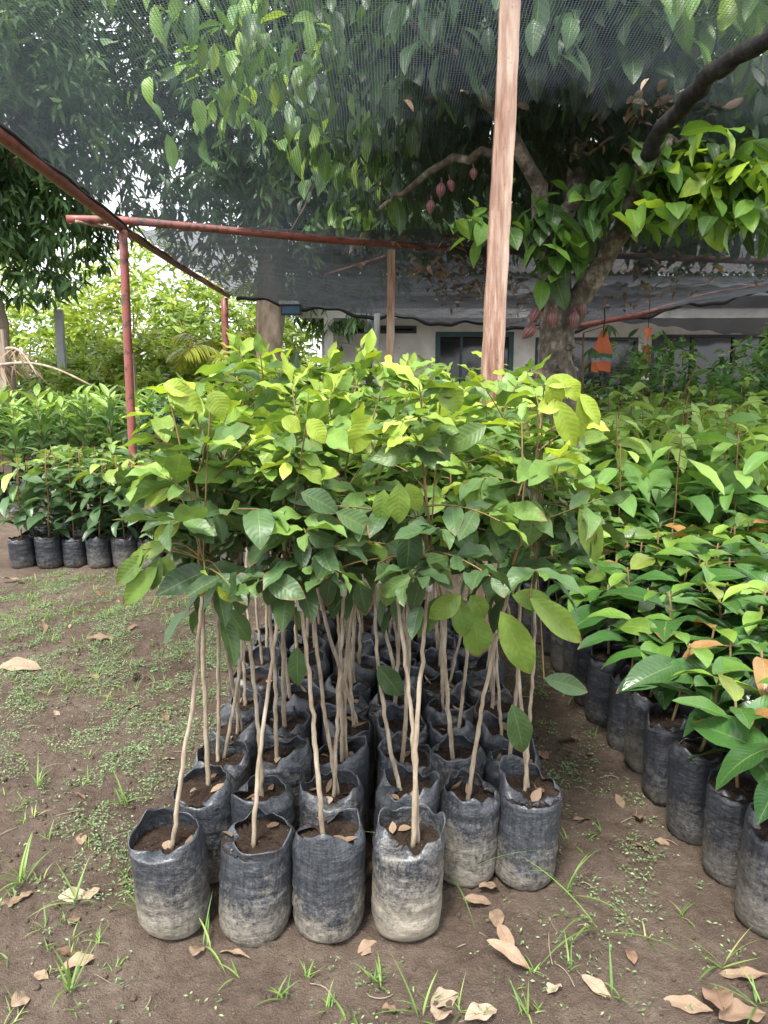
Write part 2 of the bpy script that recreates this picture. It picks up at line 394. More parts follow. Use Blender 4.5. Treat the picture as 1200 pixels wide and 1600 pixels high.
# ------------------------------------------------------------------ generators
def wob(rng, th, ks=(1, 2, 3, 5), amp=1.0):
    o = np.zeros_like(th)
    for k in ks: o += rng.normal(0, 1)/k**.7*np.sin(k*th+rng.random()*6.28)
    return amp*o/1.5
def bag_parts(rng, R=.097, H=.325, detail=1.0, flap=1.0, soilz=None):
    """returns (bag MB, soil MB, soil height)"""
    nA = int(76*detail); th = np.linspace(0, 2*PI, nA, endpoint=False)
    soilz = soilz or H*rng.uniform(.83, .90)
    zs = [0.0, 0.0, .004, .018, .045]+list(np.linspace(.07, H*.86, int(20*detail)))
    fr = [.35, .74, .86, .955, .995]+[1.0]*int(20*detail)
    lob = wob(rng, th, (2, 3, 4), .022)+.020*np.cos(4*th+rng.random()*6.28); lob2 = wob(rng, th, (2, 3, 5, 7), .018)
    skew = rng.normal(0, .010, 2); rings = []
    folds = [(rng.choice([-1, 1])*rng.uniform(.002, .0045), rng.uniform(.02, H*.8), int(rng.integers(1, 4)), rng.random()*6.28) for _ in range(9)]
    tuck = wob(rng, th, (1, 2, 3), .030)
    for k, (z, f) in enumerate(zip(zs, fr)):
        q = z/H
        r = R*f*(1+lob*(.4+.6*q)+lob2*(q-.3)) 
        if z > .01: r = r + .0012*np.sin(z*rng.uniform(90, 150)+wob(rng, th, (1, 2, 3), 1.6)) + sum(A_*np.exp(-((z-z_)/.007)**2)*np.clip(np.sin(th*k_+p_), 0, 1) for (A_, z_, k_, p_) in folds)
        if k in (1, 2, 3): r = r*(1-np.maximum(tuck, 0)*(2.2-k*.5))
        zz = z + (np.abs(tuck)*.25 if k in (2, 3) else 0)
        rings.append(np.stack([r*np.cos(th)+skew[0]*q, r*np.sin(th)+skew[1]*q, zz+0*th], -1))
    # rim that stands above the soil, sagging in and out
    rimh = H*(.14 + np.clip(wob(rng, th, (1, 2, 3, 6, 9), .085), -.09, .13))
    lean = wob(rng, th, (1, 2, 3, 5, 8), .34)*flap
    inward = np.clip(lean-.22, -.75, .10)
    fl = -PI/2+rng.normal(0, 1.3); g = np.exp(-(((th-fl+PI) % (2*PI)-PI)/.55)**2)*flap*rng.uniform(.5, 1.5)
    nr = 5
    for k in range(1, nr+1):
        q = k/nr; z = H*.86+rimh*q
        r = R*(1+lob+lob2*.7)*(1+inward*q**1.6*.55) - g*R*.5*q**1.5
        z = z - g*rimh*.9*q**2 + .004*np.sin(th*9+q*4)*q
        rings.append(np.stack([r*np.cos(th)+skew[0], r*np.sin(th)+skew[1], z], -1))
    out = rings[-1].copy()
    inner = []
    for k in range(nr, -1, -1):
        b = rings[len(zs)-1+k].copy(); c = b.copy()
        cen = np.array([skew[0], skew[1]]); d = b[:, :2]-cen; c[:, :2] = cen+d*(1-.0028/np.maximum(np.linalg.norm(d, axis=1, keepdims=True), .01))
        c[:, 2] -= .0005 if k == nr else 0
        inner.append(c)
    b = inner[-1].copy(); b[:, 2] = soilz-.03; b[:, :2] *= .985; inner.append(b)
    m = MB(); m.grid(np.array(rings+inner), True)
    s = MB(); sr = []
    base = rings[len(zs)-1]
    for f in (.02, .25, .5, .75, .93, .99):
        z = soilz + rng.normal(0, .0035, nA)*(f > .1) + .006*(1-f)
        sr.append(np.stack([base[:, 0]*f, base[:, 1]*f, z], -1))
    s.grid(np.array(sr[::-1]), True)
    return m, s, soilz
def pot_litter(rng, R, z, n):
    m = MB()
    a = rng.random(n)*6.28; r = R*rng.uniform(.3, .75, n)
    P = np.stack([r*np.cos(a), r*np.sin(a), z+rng.uniform(.006, .02, n)], -1)
    b = rng.random(n)*6.28; D = np.stack([np.cos(b), np.sin(b), rng.uniform(-.2, .4, n)], -1)
    P = P-D*.02
    m.leaves(P, D, np.array([0, 0, 1])+rng.normal(0, .4, (n, 3)), rng.uniform(.03, .065, n), rng.uniform(.015, .032, n), rng.uniform(-1.2, 1.2, n), .3,
             rng.uniform(.1, .8, n), rng.random(n), nv=4, nu=2, rng=rng)
    return m
def sapling_crown(rng, top, axis_, ch, cr, leafL, ntw=8, tonebase=.35, lay=6, fm=None, tm=None, side=None, hi=True):
    fm = fm or MB(); tm = tm or MB()
    top = np.array(top, float); ax = unit(np.array(axis_, float))
    # leader
    m_ = 7; t = np.linspace(0, 1, m_)
    Lead = top+ax*ch*t[:, None]+np.cumsum(rng.normal(0, .010, (m_, 3)), 0)*[1, 1, .2]
    tm.tube(Lead, .0055*(1-.6*t), 6)
    P=[];D=[];N=[];L=[];T=[];B=[]
    az0 = rng.random()*6.28
    for k in range(ntw+1):
        h = (k+.3)/(ntw+.3)
        base = Lead[0]+(Lead[-1]-Lead[0])*min(h, 1)*.97
        az = az0+k*2.4+rng.normal(0, .3)
        if side is not None and rng.random() < .5: az = side+rng.normal(0, .6)
        el = rng.uniform(.05, .6)+.35*h if k < ntw else 1.3
        ln = cr*rng.uniform(.55, 1.15)*(1-.35*h)
        d = np.array([math.cos(az)*math.cos(el), math.sin(az)*math.cos(el), math.sin(el)])
        q = np.linspace(0, 1, 6)[:, None]
        tw = base+d*ln*q+np.array([0, 0, -1])*(q**2)*ln*rng.uniform(.0, .35)
        tm.tube(tw, .0028*(1-.5*q[:, 0]), 4, cap=False)
        nl = int(rng.integers(lay-1, lay+2))
        for j in range(nl):
            f = (j+1.2)/(nl+.2); f = min(f, 1)
            p = tw[0]+(tw[-1]-tw[0])*f; i = min(int(f*5), 4); p = tw[i]+(tw[i+1]-tw[i])*(f*5-i)
            td = unit(tw[i+1]-tw[i])
            sd_ = unit(np.cross(td, [0, 0, 1.0])+1e-4)*(1 if j % 2 else -1)
            last = j == nl-1
            dd = td*(.55 if not last else 1.2)+sd_*(.9 if not last else .1)+np.array([0, 0, rng.uniform(-.55, .25)])+rng.normal(0, .2, 3)
            P.append(p); D.append(dd); N.append(np.array([0, 0, 1.0])+rng.normal(0, .48, 3)+.25*td)
            young = (f > .72)
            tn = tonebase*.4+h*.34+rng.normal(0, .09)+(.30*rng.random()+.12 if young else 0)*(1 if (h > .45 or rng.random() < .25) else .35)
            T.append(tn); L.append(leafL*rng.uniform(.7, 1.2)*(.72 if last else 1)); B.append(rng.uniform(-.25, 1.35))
    n = len(P); P = np.array(P); D = unit(np.array(D)); L = np.array(L)
    pet = .012
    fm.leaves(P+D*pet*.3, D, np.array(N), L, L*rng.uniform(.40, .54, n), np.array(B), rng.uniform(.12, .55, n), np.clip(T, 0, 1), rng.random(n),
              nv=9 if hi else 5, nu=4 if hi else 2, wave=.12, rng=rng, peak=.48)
    return fm, tm
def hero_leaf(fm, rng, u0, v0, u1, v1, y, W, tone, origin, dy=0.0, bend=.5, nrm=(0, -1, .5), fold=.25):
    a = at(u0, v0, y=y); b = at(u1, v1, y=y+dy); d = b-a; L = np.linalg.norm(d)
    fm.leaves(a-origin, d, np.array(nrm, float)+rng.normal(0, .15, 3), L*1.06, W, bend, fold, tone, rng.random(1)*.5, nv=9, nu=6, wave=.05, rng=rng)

ORD = ['first', 'second', 'third', 'fourth', 'fifth', 'sixth', 'seventh', 'eighth', 'ninth', 'tenth', 'eleventh', 'twelfth', 'thirteenth', 'fourteenth', 'fifteenth', 'sixteenth', 'seventeenth', 'eighteenth']

# ------------------------------------------------------------------ central plot of tall grafted saplings
rng = np.random.default_rng(11)
xs6 = [-.55, -.35, -.148, .056, .250, .434]
rows = [(1.865, [-.588, -.366, -.155, .062])]
for k in range(1, 11): rows.append((1.865+.215*k if k < 3 else 2.295+.205*(k-2), xs6))
LEAN1 = [.12, .11, -.055, .04]
FRONTDESC = ['stem leaning right', 'stem bending right', 'pale stem leaning left', 'forked stem']
mainplot = {}
for ri, (ry, cxs) in enumerate(rows):
    for ci, cx in enumerate(cxs):
        x = cx+rng.normal(0, .006 if ri else 0)+ (rng.normal(0, .012) if ri > 2 else 0); y = ry+rng.normal(0, .008 if ri else 0)
        near = ri < 3
        place_w = ('front row' if ri == 0 else ORD[ri]+' row back')
        lab = f'grafted sapling in black bag, {place_w}, {ORD[ci]} from the left' if ri else f'grafted sapling, {ORD[ci]} from left in front row, {FRONTDESC[ci]}'
        if ri == 1 and ci >= 4: lab = ['grafted sapling beside the big grass blade, bag narrower than its right neighbour', 'grafted sapling at the right end, whole dusty bag in view'][ci-4]
        if ri: 
            if ri == 1 and ci >= 4: pass
            else: lab = f'tall leafy sapling in dusty black bag, {ORD[ri]} row back, {ORD[ci]} from left'
        e = empty('potted_sapling', (x, y, ground_h(x, y)-.003), 0, lab, 'sapling', 'grafted saplings packed in a block of black bags')
        Rb = .1 if ri == 0 else .096
        bm_, so_, sz = bag_parts(rng, Rb*rng.uniform(.97, 1.02), .305*rng.uniform(.95, 1.05), 1.0 if near else .6, 1.0)
        bm_.build('grow_bag', BAG, e); so_.build('soil', POTSOIL, e)
        for _ in range(int(rng.integers(2, 5)) if ri < 6 else 0): pot_litter(rng, Rb, sz, 1).build('dry_leaf_scrap', DRY, e)
        # stem
        big = ri/10
        z1 = rng.uniform(.88, 1.04)+.10*big
        lx, ly = rng.normal(0, .05), rng.normal(0, .05)
        if ri == 0: lx, ly, z1 = LEAN1[ci], rng.uniform(.0, .05), [1.02, 1.04, .98, 1.03][ci]
        if ci == 0 and ri: lx = abs(lx)*.5
        o = np.array([rng.normal(0, .012), rng.normal(0, .012), sz-.01])
        if ri == 0: o[1] = -.03
        top = np.array([o[0]+lx, o[1]+ly, z1])
        nst = 2 if rng.random() < .22 or (ri == 0 and ci == 3) else 1
        sm = MB(); t = np.linspace(0, 1, 30)
        for q in range(nst):
            tp = top + (np.array([.09*rng.choice([-1, 1]), .05*rng.normal(), -.03]) if q else 0)
            oo = o + (np.array([.015, .02, 0]) if q else 0)
            C = oo+(tp-oo)*t[:, None]+np.stack([np.sin(t*PI)*rng.normal(0, .012), np.sin(t*PI)*rng.normal(0, .010), 0*t], -1)
            C[1:-1] += rng.normal(0, .0012, (28, 3)); C[:, :2] += np.cumsum(rng.normal(0, .0010, (30, 2)), 0)*np.sin(t*PI)[:, None]
            rr = rng.uniform(.0060, .0080)*(1-.32*t)*(1+.09*np.abs(rng.normal(0, 1, 30))*(rng.random(30) < .4)); rr[0] *= 1.2
            sm.tube(C, rr, 8, tone=.5)
        so = sm.build('stem', STEM, e)
        if rng.random() < .4 or ri == 0:
            tp_ = MB(); q0 = o+(top-o)*.93; q1 = o+(top-o)*.985
            tp_.tube([q0, (q0+q1)/2, q1], [.0085, .0105, .009], 8); tp_.build('graft_tape', TAPE, e)
        ch = rng.uniform(.30, .42)+(.08*big); cr = rng.uniform(.20, .27)
        side = None
        if ci == 0: side = PI
        if ci == len(cxs)-1 and ri: side = 0
        if ri == 0: side = -PI/2
        if ri == 0: ch = [.34, .38, .36, .42][ci]
        hi = ri < 5
        fm, tm = MB(), MB()
        ntw = 10 if ri < 3 else 8
        sapling_crown(rng, top, (top-o)*[.5, .5, 1]+[0, 0, .3], ch, cr, rng.uniform(.098, .128), ntw, .50+.25*big, 7, fm, tm, side, hi)
        # low drooping leaves hiding the upper stems
        nlow = 5 if ri < 2 else 6
        zz = rng.uniform(-.12, .18, nlow); aa = rng.random(nlow)*6.28
        DD = np.stack([np.cos(aa)*.8, np.sin(aa)*.8-.25, -rng.uniform(.3, 1.3, nlow)], -1)
        PP = top+np.stack([np.cos(aa)*.05, np.sin(aa)*.05, zz], -1)
        LL = rng.uniform(.085, .14, nlow)
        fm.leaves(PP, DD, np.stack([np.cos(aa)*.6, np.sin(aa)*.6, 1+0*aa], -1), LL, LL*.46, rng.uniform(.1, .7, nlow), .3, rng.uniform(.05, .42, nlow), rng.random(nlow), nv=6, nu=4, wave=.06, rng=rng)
        mainplot[(ri, ci)] = (e, fm, tm, top)
# hand placed leaves seen at the canopy edge (u0,v0 -> u1,v1, distance, width, tone)
def heroes(key, lst):
    e, fm, tm, top = mainplot[key]; org = np.array(e.location); cnt = -1
    for (u0, v0, u1, v1, y, W, tn, *rest) in lst:
        hero_leaf(fm, rng, u0, v0, u1, v1, y, W, tn, org, *rest)
        a = at(u0, v0, y=y)-org; q = np.linspace(0, 1, 5)[:, None]; cnt = cnt+1
        if cnt % 2: continue
        mid = (a+top)/2+np.array([0, 0, .05])
        c = (1-q)**2*(top+[0, 0, .03])+2*q*(1-q)*mid+q*q*a
        tm.tube(c, .0022, 4, cap=False)
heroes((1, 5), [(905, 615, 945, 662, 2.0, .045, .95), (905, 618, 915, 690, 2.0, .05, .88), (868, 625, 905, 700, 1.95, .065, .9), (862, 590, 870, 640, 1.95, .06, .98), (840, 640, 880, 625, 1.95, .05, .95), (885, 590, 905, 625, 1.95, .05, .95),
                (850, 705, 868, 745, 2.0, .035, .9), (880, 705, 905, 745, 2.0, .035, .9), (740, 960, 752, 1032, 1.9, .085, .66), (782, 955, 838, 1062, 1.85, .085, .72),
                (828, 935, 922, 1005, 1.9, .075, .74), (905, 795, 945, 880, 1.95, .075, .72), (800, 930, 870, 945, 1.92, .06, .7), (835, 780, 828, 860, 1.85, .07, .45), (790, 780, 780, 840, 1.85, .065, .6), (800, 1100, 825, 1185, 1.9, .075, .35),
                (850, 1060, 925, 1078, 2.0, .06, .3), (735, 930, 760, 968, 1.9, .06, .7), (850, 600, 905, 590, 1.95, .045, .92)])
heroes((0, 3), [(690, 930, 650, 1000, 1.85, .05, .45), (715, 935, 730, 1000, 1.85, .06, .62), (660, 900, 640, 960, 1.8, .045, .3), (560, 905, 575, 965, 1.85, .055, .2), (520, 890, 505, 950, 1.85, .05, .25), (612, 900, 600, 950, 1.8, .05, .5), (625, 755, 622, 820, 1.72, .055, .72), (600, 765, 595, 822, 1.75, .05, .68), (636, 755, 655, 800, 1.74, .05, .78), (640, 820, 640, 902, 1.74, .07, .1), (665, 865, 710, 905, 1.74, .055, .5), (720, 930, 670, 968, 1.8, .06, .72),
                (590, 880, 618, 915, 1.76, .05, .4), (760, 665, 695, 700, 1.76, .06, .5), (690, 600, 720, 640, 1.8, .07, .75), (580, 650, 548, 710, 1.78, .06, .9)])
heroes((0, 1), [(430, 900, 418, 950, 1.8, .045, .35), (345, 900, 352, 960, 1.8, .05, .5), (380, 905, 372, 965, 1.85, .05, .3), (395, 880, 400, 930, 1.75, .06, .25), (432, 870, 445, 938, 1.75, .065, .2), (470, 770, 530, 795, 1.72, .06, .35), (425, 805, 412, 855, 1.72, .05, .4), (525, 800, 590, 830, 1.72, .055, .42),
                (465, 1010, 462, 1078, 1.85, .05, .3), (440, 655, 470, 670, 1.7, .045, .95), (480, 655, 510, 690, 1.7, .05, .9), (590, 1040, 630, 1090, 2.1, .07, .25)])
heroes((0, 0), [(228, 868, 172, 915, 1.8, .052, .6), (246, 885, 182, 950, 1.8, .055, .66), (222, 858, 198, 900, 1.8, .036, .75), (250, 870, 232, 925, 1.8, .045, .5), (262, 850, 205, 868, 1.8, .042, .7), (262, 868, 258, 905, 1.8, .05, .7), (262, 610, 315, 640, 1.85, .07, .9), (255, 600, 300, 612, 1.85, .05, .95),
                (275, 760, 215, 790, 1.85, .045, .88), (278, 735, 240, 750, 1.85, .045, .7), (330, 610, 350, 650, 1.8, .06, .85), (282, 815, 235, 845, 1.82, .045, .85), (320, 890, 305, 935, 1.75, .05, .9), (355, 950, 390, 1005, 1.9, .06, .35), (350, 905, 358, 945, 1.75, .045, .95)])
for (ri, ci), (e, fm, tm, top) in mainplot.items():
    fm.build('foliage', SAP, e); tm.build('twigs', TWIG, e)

# ------------------------------------------------------------------ right plot: broad glossy seedlings in dark bags
def seedling_variant(rng, R, H, zt, leafL, wr, npair, style):
    """meshes of one potted seedling, origin at the ground"""
    b, s, sz = bag_parts(rng, R, H, .7, .45, soilz=H*.93)
    st = MB(); t = np.linspace(0, 1, 7)
    top = np.array([rng.normal(0, .03), rng.normal(0, .03), zt])
    C = np.array([0, 0, sz-.01])*(1-t[:, None])+top*t[:, None]; C[1:-1] += rng.normal(0, .003, (5, 3))
    st.tube(C, .006*(1-.4*t), 6)
    f = MB(); P=[];D=[];N=[];L=[];T=[];B=[]
    for k in range(npair):
        h = (k+.6)/npair; az = k*(1.57 if style == 'broad' else 2.4)+rng.normal(0, .25)
        for sgn in ((0, PI) if style == 'broad' else (0,)):
            a = az+sgn; el = {'broad': rng.uniform(-.1, .7), 'cacao': rng.uniform(-.7, .35), 'erect': rng.uniform(.3, 1.15), 'low': rng.uniform(-.4, .6)}[style]
            p = C[0]+(C[-1]-C[0])*((.35+.65*h) if style in ('broad', 'erect') else (.12+.88*h)); d = np.array([math.cos(a)*math.cos(el), math.sin(a)*math.cos(el), math.sin(el)])
            P.append(p); D.append(d); N.append(np.array([-math.cos(a)*math.sin(el), -math.sin(a)*math.sin(el), math.cos(el)])+rng.normal(0, .25, 3))
            tn = {'cacao': .32, 'broad': .06}.get(style, .15)+.5*h+rng.normal(0, .1)+(.3*rng.random() if h > .75 else 0)
            if style == 'broad' and h > .8 and rng.random() < .22: tn = 1.0
            elif style == 'broad': tn = min(tn, .84)
            T.append(tn); L.append(leafL*rng.uniform(.7, 1.15)*(1-.3*(h > .85))); B.append(rng.uniform(.3, 1.3) if style != 'erect' else rng.uniform(.1, .8))
    P = np.array(P); D = np.array(D); L = np.array(L); n = len(P)
    pet = {'broad': .02, 'cacao': .05, 'erect': .02, 'low': .035}[style]
    for p, d in zip(P, D): st.tube([p, p+d*pet*1.1], .0022, 4, cap=False)
    f.leaves(P+D*pet, D, np.array(N), L, L*wr*rng.uniform(.85, 1.1, n), np.array(B), rng.uniform(.1, .5, n), np.clip(T, 0, 1), rng.random(n), nv=8 if style == 'broad' else 6, nu=4, wave=.05, rng=rng)
    return dict(b=b, s=s, st=st, f=f)
def variants(seed, n, bagm, leafm, *a):
    out = []
    for k in range(n):
        r = np.random.default_rng(seed+k); v = seedling_variant(r, *a)
        out.append(dict(b=v['b'].mesh('grow_bag', bagm), s=v['s'].mesh('soil', POTSOIL), st=v['st'].mesh('stem', TWIG), f=v['f'].mesh('foliage', leafm)))
    return out
def plant_pot(v, name, x, y, rz, sc_, label, cat, group):
    e = empty(name, (x, y, ground_h(x, y)-.003), rz, label, cat, group); e.scale = (sc_, sc_, sc_)
    place('grow_bag', v['b'], e); place('soil', v['s'], e); place('stem', v['st'], e); place('foliage', v['f'], e)
    return e
rng = np.random.default_rng(21)
VB = variants(100, 12, BAGD, MANGOSTEEN, .086, .325, .60, .245, .46, 4, 'broad')
nR1 = 0
for i in range(13):
    for j in range(9):
        y = 1.86+.212*i; x = 1.085-.055*(y-1.86)+.182*j
        if x > .53*(y*.985+.2)+.22: continue
        x += rng.normal(0, .008); y += rng.normal(0, .010)
        plant_pot(VB[int(rng.integers(12))], 'potted_seedling', x, y, rng.random()*6.28, rng.uniform(.95, 1.05)*(1+.12*min(j, 2)*.5),
                  f'glossy broad leaved seedling, {ORD[i]} bag back in {ORD[j]+" line" if j else "the line edging"} {"from" if j else ""} the aisle'.replace('  ', ' '), 'seedling', 'glossy seedlings in dark bags along the right aisle')
# ------------------------------------------------------------------ right back plot: cacao seedlings
VC = variants(200, 8, BAGD, CSEED, .085, .30, 1.20, .31, .45, 24, 'cacao')
for i in range(12):
    for j in range(16):
        y = 4.65+.33*i; x = .82+.34*j+.1*(i % 2)
        if x > .53*y+.45 or math.hypot(x-1.21, y-5.1) < .28: continue
        x += rng.normal(0, .03); y += rng.normal(0, .03)
        plant_pot(VC[int(rng.integers(8))], 'cacao_seedling', x, y, rng.random()*6.28, rng.uniform(.92, 1.1)*(1+.014*i),
                  f'drooping broad leaved cacao seedling, {ORD[i]} row behind the glossy ones, {ORD[j]} from left', 'seedling', 'cacao seedlings behind the glossy ones')
# ------------------------------------------------------------------ left plots
VL = variants(300, 7, BAGD, LOW, .10, .25, .90, .235, .42, 24, 'low')
rng = np.random.default_rng(31)
for i in range(6):
    for j in range(10):
        y = 6.0+.27*i; x = -3.0+.215*j
        x += rng.normal(0, .015); y += rng.normal(0, .02)
        plant_pot(VL[int(rng.integers(7))], 'low_seedling', x, y, rng.random()*6.28, rng.uniform(.92, 1.08),
                  f'low green seedling in small black bag, {ORD[i]} row of left plot, {ORD[j]} from left', 'seedling', 'low seedlings on the left behind the bare soil')
VE = variants(400, 7, BAGD, leaf_mat('erect_leaf', [(0, (.08, .15, .06)), (.5, (.15, .27, .09)), (.8, (.25, .39, .10)), (1, (.36, .5, .12))], nveins=8, brown=0, rough=.45), .10, .28, 1.30, .31, .30, 30, 'erect')
for i in range(8):
    for j in range(13):
        y = 8.5+.42*i; x = -5.9+.40*j
        if x < -.54*y-.4 or x > -1.2: continue
        x += rng.normal(0, .05); y += rng.normal(0, .05)
        plant_pot(VE[int(rng.integers(7))], 'tall_seedling', x, y, rng.random()*6.28, rng.uniform(.88, 1.08),
                  f'tall bright green upright leaved plant, {ORD[i]} row beyond the red post, {ORD[j]} from left', 'young plant', 'upright leaved plants beyond the red post')

# ------------------------------------------------------------------ trees and shrubs
def clusters(rng, n, cen, rad, shell=.55, lo=-1.0):
    d = unit(rng.normal(0, 1, (n, 3))); d = d[d[:, 2] > lo]
    r = shell+(1-shell)*rng.random(len(d))**.6
    bump = 1+.14*np.sin(d[:, 0]*5+cen[0])*np.cos(d[:, 2]*6)+.10*np.sin(d[:, 1]*9+d[:, 0]*7)
    return np.array(cen)+d*np.array(rad)*(r*bump)[:, None], d
def rosettes(fm, rng, C, d, per, L, W, droop, tone, tj=.15, nv=3, nu=1, bend=.6, spread=.05, fold=.0):
    n = len(C); P = np.repeat(C, per, 0)+rng.normal(0, spread, (n*per, 3))
    a = rng.random(n*per)*6.28; el = rng.normal(-droop, .45, n*per)
    D = np.stack([np.cos(a)*np.cos(el), np.sin(a)*np.cos(el), np.sin(el)], -1)+.35*np.repeat(d, per, 0)
    N = np.array([0, 0, 1])+rng.normal(0, .45, (n*per, 3))
    LL = L*rng.uniform(.65, 1.2, n*per)
    T = np.clip(np.repeat(tone+rng.normal(0, tj, n), per)+rng.normal(0, .07, n*per), 0, 1)
    fm.leaves(P, D, N, LL, LL*W, rng.uniform(.2, 1, n*per)*bend*1.6, fold, T, rng.random(n*per), nv=nv, nu=nu, wave=0, rng=rng)
def limb(m, a, b, r0, r1, rng, n=9, w=.15, k=9):
    t = np.linspace(0, 1, n)[:, None]; a = np.array(a, float); b = np.array(b, float)
    P = a*(1-t)+b*t; P[1:-1] += rng.normal(0, w*np.linalg.norm(b-a)/n, (n-2, 3))
    r = r0+(r1-r0)*t[:, 0]; r = r*(1+.06*rng.normal(0, 1, n)); m.tube(P, r, k)
    return P
def mango(name, base, cen, rad, ncl, label, seed, tr=.22, per=12, L=.25, tone=.5, lo=-1.0):
    rng = np.random.default_rng(seed); base = np.array(base, float)
    e = empty(name, base, 0, label, 'tree'); c = np.array(cen)-base
    t = MB(); fork = np.array([(c[0])*.25, 0, c[2]-rad[2]*.72])
    limb(t, (0, 0, -.1), fork, tr*1.15, tr*.8, rng, 10, .05, 14)
    for k in range(6):
        a = k*2.4; q = c+np.array([math.cos(a)*rad[0]*.7, math.sin(a)*rad[1]*.7, rad[2]*rng.uniform(-.4, .6)])
        P = limb(t, fork, q, tr*.4, .02, rng, 9, .35)
        for z in (4, 6): limb(t, P[z], P[z]+rng.normal(0, .8, 3), .04, .01, rng, 5, .2, 6)
    t.build('trunk', TRUNKM, e)
    f = MB(); C, d = clusters(rng, ncl, c, rad, .35, lo)
    rosettes(f, rng, C, d, per, L, .21, .45, tone, .17)
    f.build('crown', MANGO, e)
    return e
mango('mango_tree', at(2, 560, y=11.0)*[1, 1, 0], (-6.35, 11.6, 5.7), (3.15, 2.8, 2.9), 3700, 'large dark mango tree with drooping narrow leaves at the left edge', 1, .24)
mango('mango_tree', (at(412, 540, y=12.4)[0], 12.4, 0), (-1.25, 13.0, 6.6), (3.0, 2.4, 3.7), 3700, 'dark mango tree with a thick bare trunk behind the shade net', 2, .25)
mango('background_tree', (3.6, 20, 0), (3.8, 20, 7.0), (6.0, 2.8, 5.0), 2800, 'dark leafy tree rising behind the house roof', 3, .3, 11, .34, .55)
mango('background_tree', (10.5, 21, 0), (10.5, 21, 6.0), (5.0, 2.8, 5.0), 1100, 'leafy tree at the far right beyond the roof', 4, .3, 11, .34, .6)
# lower skirts of the left mango
# bright bushes in the sunlit field
rng = np.random.default_rng(41)
bush_i = 0
SH = ['pale yellow green sunlit shrub', 'bright green leafy shrub', 'tall lime green bush', 'loose feathery light green shrub']
bushes = [(-7.4, 14.2, 1.2, 2.0), (-5.9, 14.8, 1.1, 2.2), (-4.6, 14.0, 1.0, 2.3), (-3.6, 14.6, .9, 2.2), (-2.9, 15.6, .9, 2.1), (-8.6, 18, 1.8, 3.6), (-6.4, 18.5, 1.6, 4.2), (-4.4, 18.2, 1.5, 3.7), (-3.0, 19, 1.4, 3.9),
          (-11.5, 24, 3, 5.8), (-8.0, 25, 2.6, 6.4), (-5.0, 25.5, 2.4, 5.6), (-2.0, 26, 2.4, 6.0), (-6.8, 12.6, .8, 1.6), (-5.3, 12.7, .8, 1.7), (-3.9, 12.6, .7, 1.6)]
for k, (x, y, r, h) in enumerate(bushes):
    e = empty('sunlit_shrub', (x, y, 0), 0, f'{SH[k % 4]}, {ORD[k]} of the sunlit bushes beyond the left plot', 'shrub', 'sunlit shrubs beyond the left plot')
    st = MB(); 
    for q in range(5): limb(st, (rng.normal(0, .1), rng.normal(0, .1), 0), (rng.normal(0, r*.5), rng.normal(0, r*.5), h*.8), .03, .01, rng, 6, .2, 5)
    st.build('stem', TWIG, e)
    f = MB(); C, d = clusters(rng, int(230+60*r), (0, 0, h*.55), (r, r*.8, h*.5), .4)
    rosettes(f, rng, C, d, 9, .17+.012*y*.5, .30, .0, .35+.3*rng.random(), .22, nv=3, nu=1)
    f.build('crown', BRIGHT, e)
# dark round shrub behind the red post
e = empty('dark_shrub', (-2.35, 7.95, 0), 0, 'dark small leaved round shrub just right of the red post', 'shrub')
st = MB(); limb(st, (0, 0, 0), (0, 0, .9), .02, .01, rng, 6, .1, 6); st.build('stem', TWIG, e)
f = MB(); C, d = clusters(rng, 260, (0.05, 0, .85), (.42, .4, .48), .3); rosettes(f, rng, C, d, 8, .085, .42, .1, .12, .1, nv=3, nu=2, spread=.03); f.build('crown', LOW, e)
# shrubs in front of the house on the right
for k, (x, y, r, h, lb) in enumerate([(3.35, 9.4, .8, 2.15, 'pale feathery leafed shrub beyond the cacao seedlings near the orange ribbon'), (4.7, 9.0, .9, 2.1, 'light green shrub at the right edge beneath the net'), (2.3, 10.4, .6, 1.75, 'small dark leafy shrub right of the cacao trunk'), (5.4, 10.6, 1.0, 2.4, 'olive shrub by the house wall at the far right')]):
    e = empty('leafy_shrub', (x, y, 0), 0, lb, 'shrub')
    st = MB()
    for q in range(4): limb(st, (rng.normal(0, .1), 0, 0), (rng.normal(0, r*.5), rng.normal(0, r*.5), h*.8), .02, .008, rng, 6, .2, 5)
    st.build('stem', TWIG, e)
    f = MB(); C, d = clusters(rng, 190, (0, 0, h*.62), (r, r*.8, h*.38), .2); rosettes(f, rng, C, d, 7, .17, .33, .2, .5, .2, nv=3, nu=2); f.build('crown', CSEED, e)

def z_net(x, y):
    f = np.clip((y-6.9)/4.4, 0, 1)
    near = 2.86+.30*np.exp(-((x-.62)**2/6+(y-3.3)**2/3.5))+.16*np.clip(3.2-y, 0, 3)
    near = near - .05*np.abs(np.sin((y-.2)*1.3))*np.clip((x+2.1)/1.5, 0, 1)
    edge = np.interp(x, [-2.3, -.4, 1, 2.2, 2.8, 4.5, 6, 9], [2.80, 2.55, 2.42, 2.36, 2.33, 2.66, 2.92, 2.95])
    far = edge+.02*np.sin(x*6)
    mid = 2.83+(-.22+.0*x)*np.sin(np.clip(f, 0, 1)*PI)*np.clip((x+2.3)/2, 0, 1)
    return np.where(y < 6.9, near*(1-np.clip((y-5.6)/1.3, 0, 1))+2.83*np.clip((y-5.6)/1.3, 0, 1), mid*(1-f)+far*f)
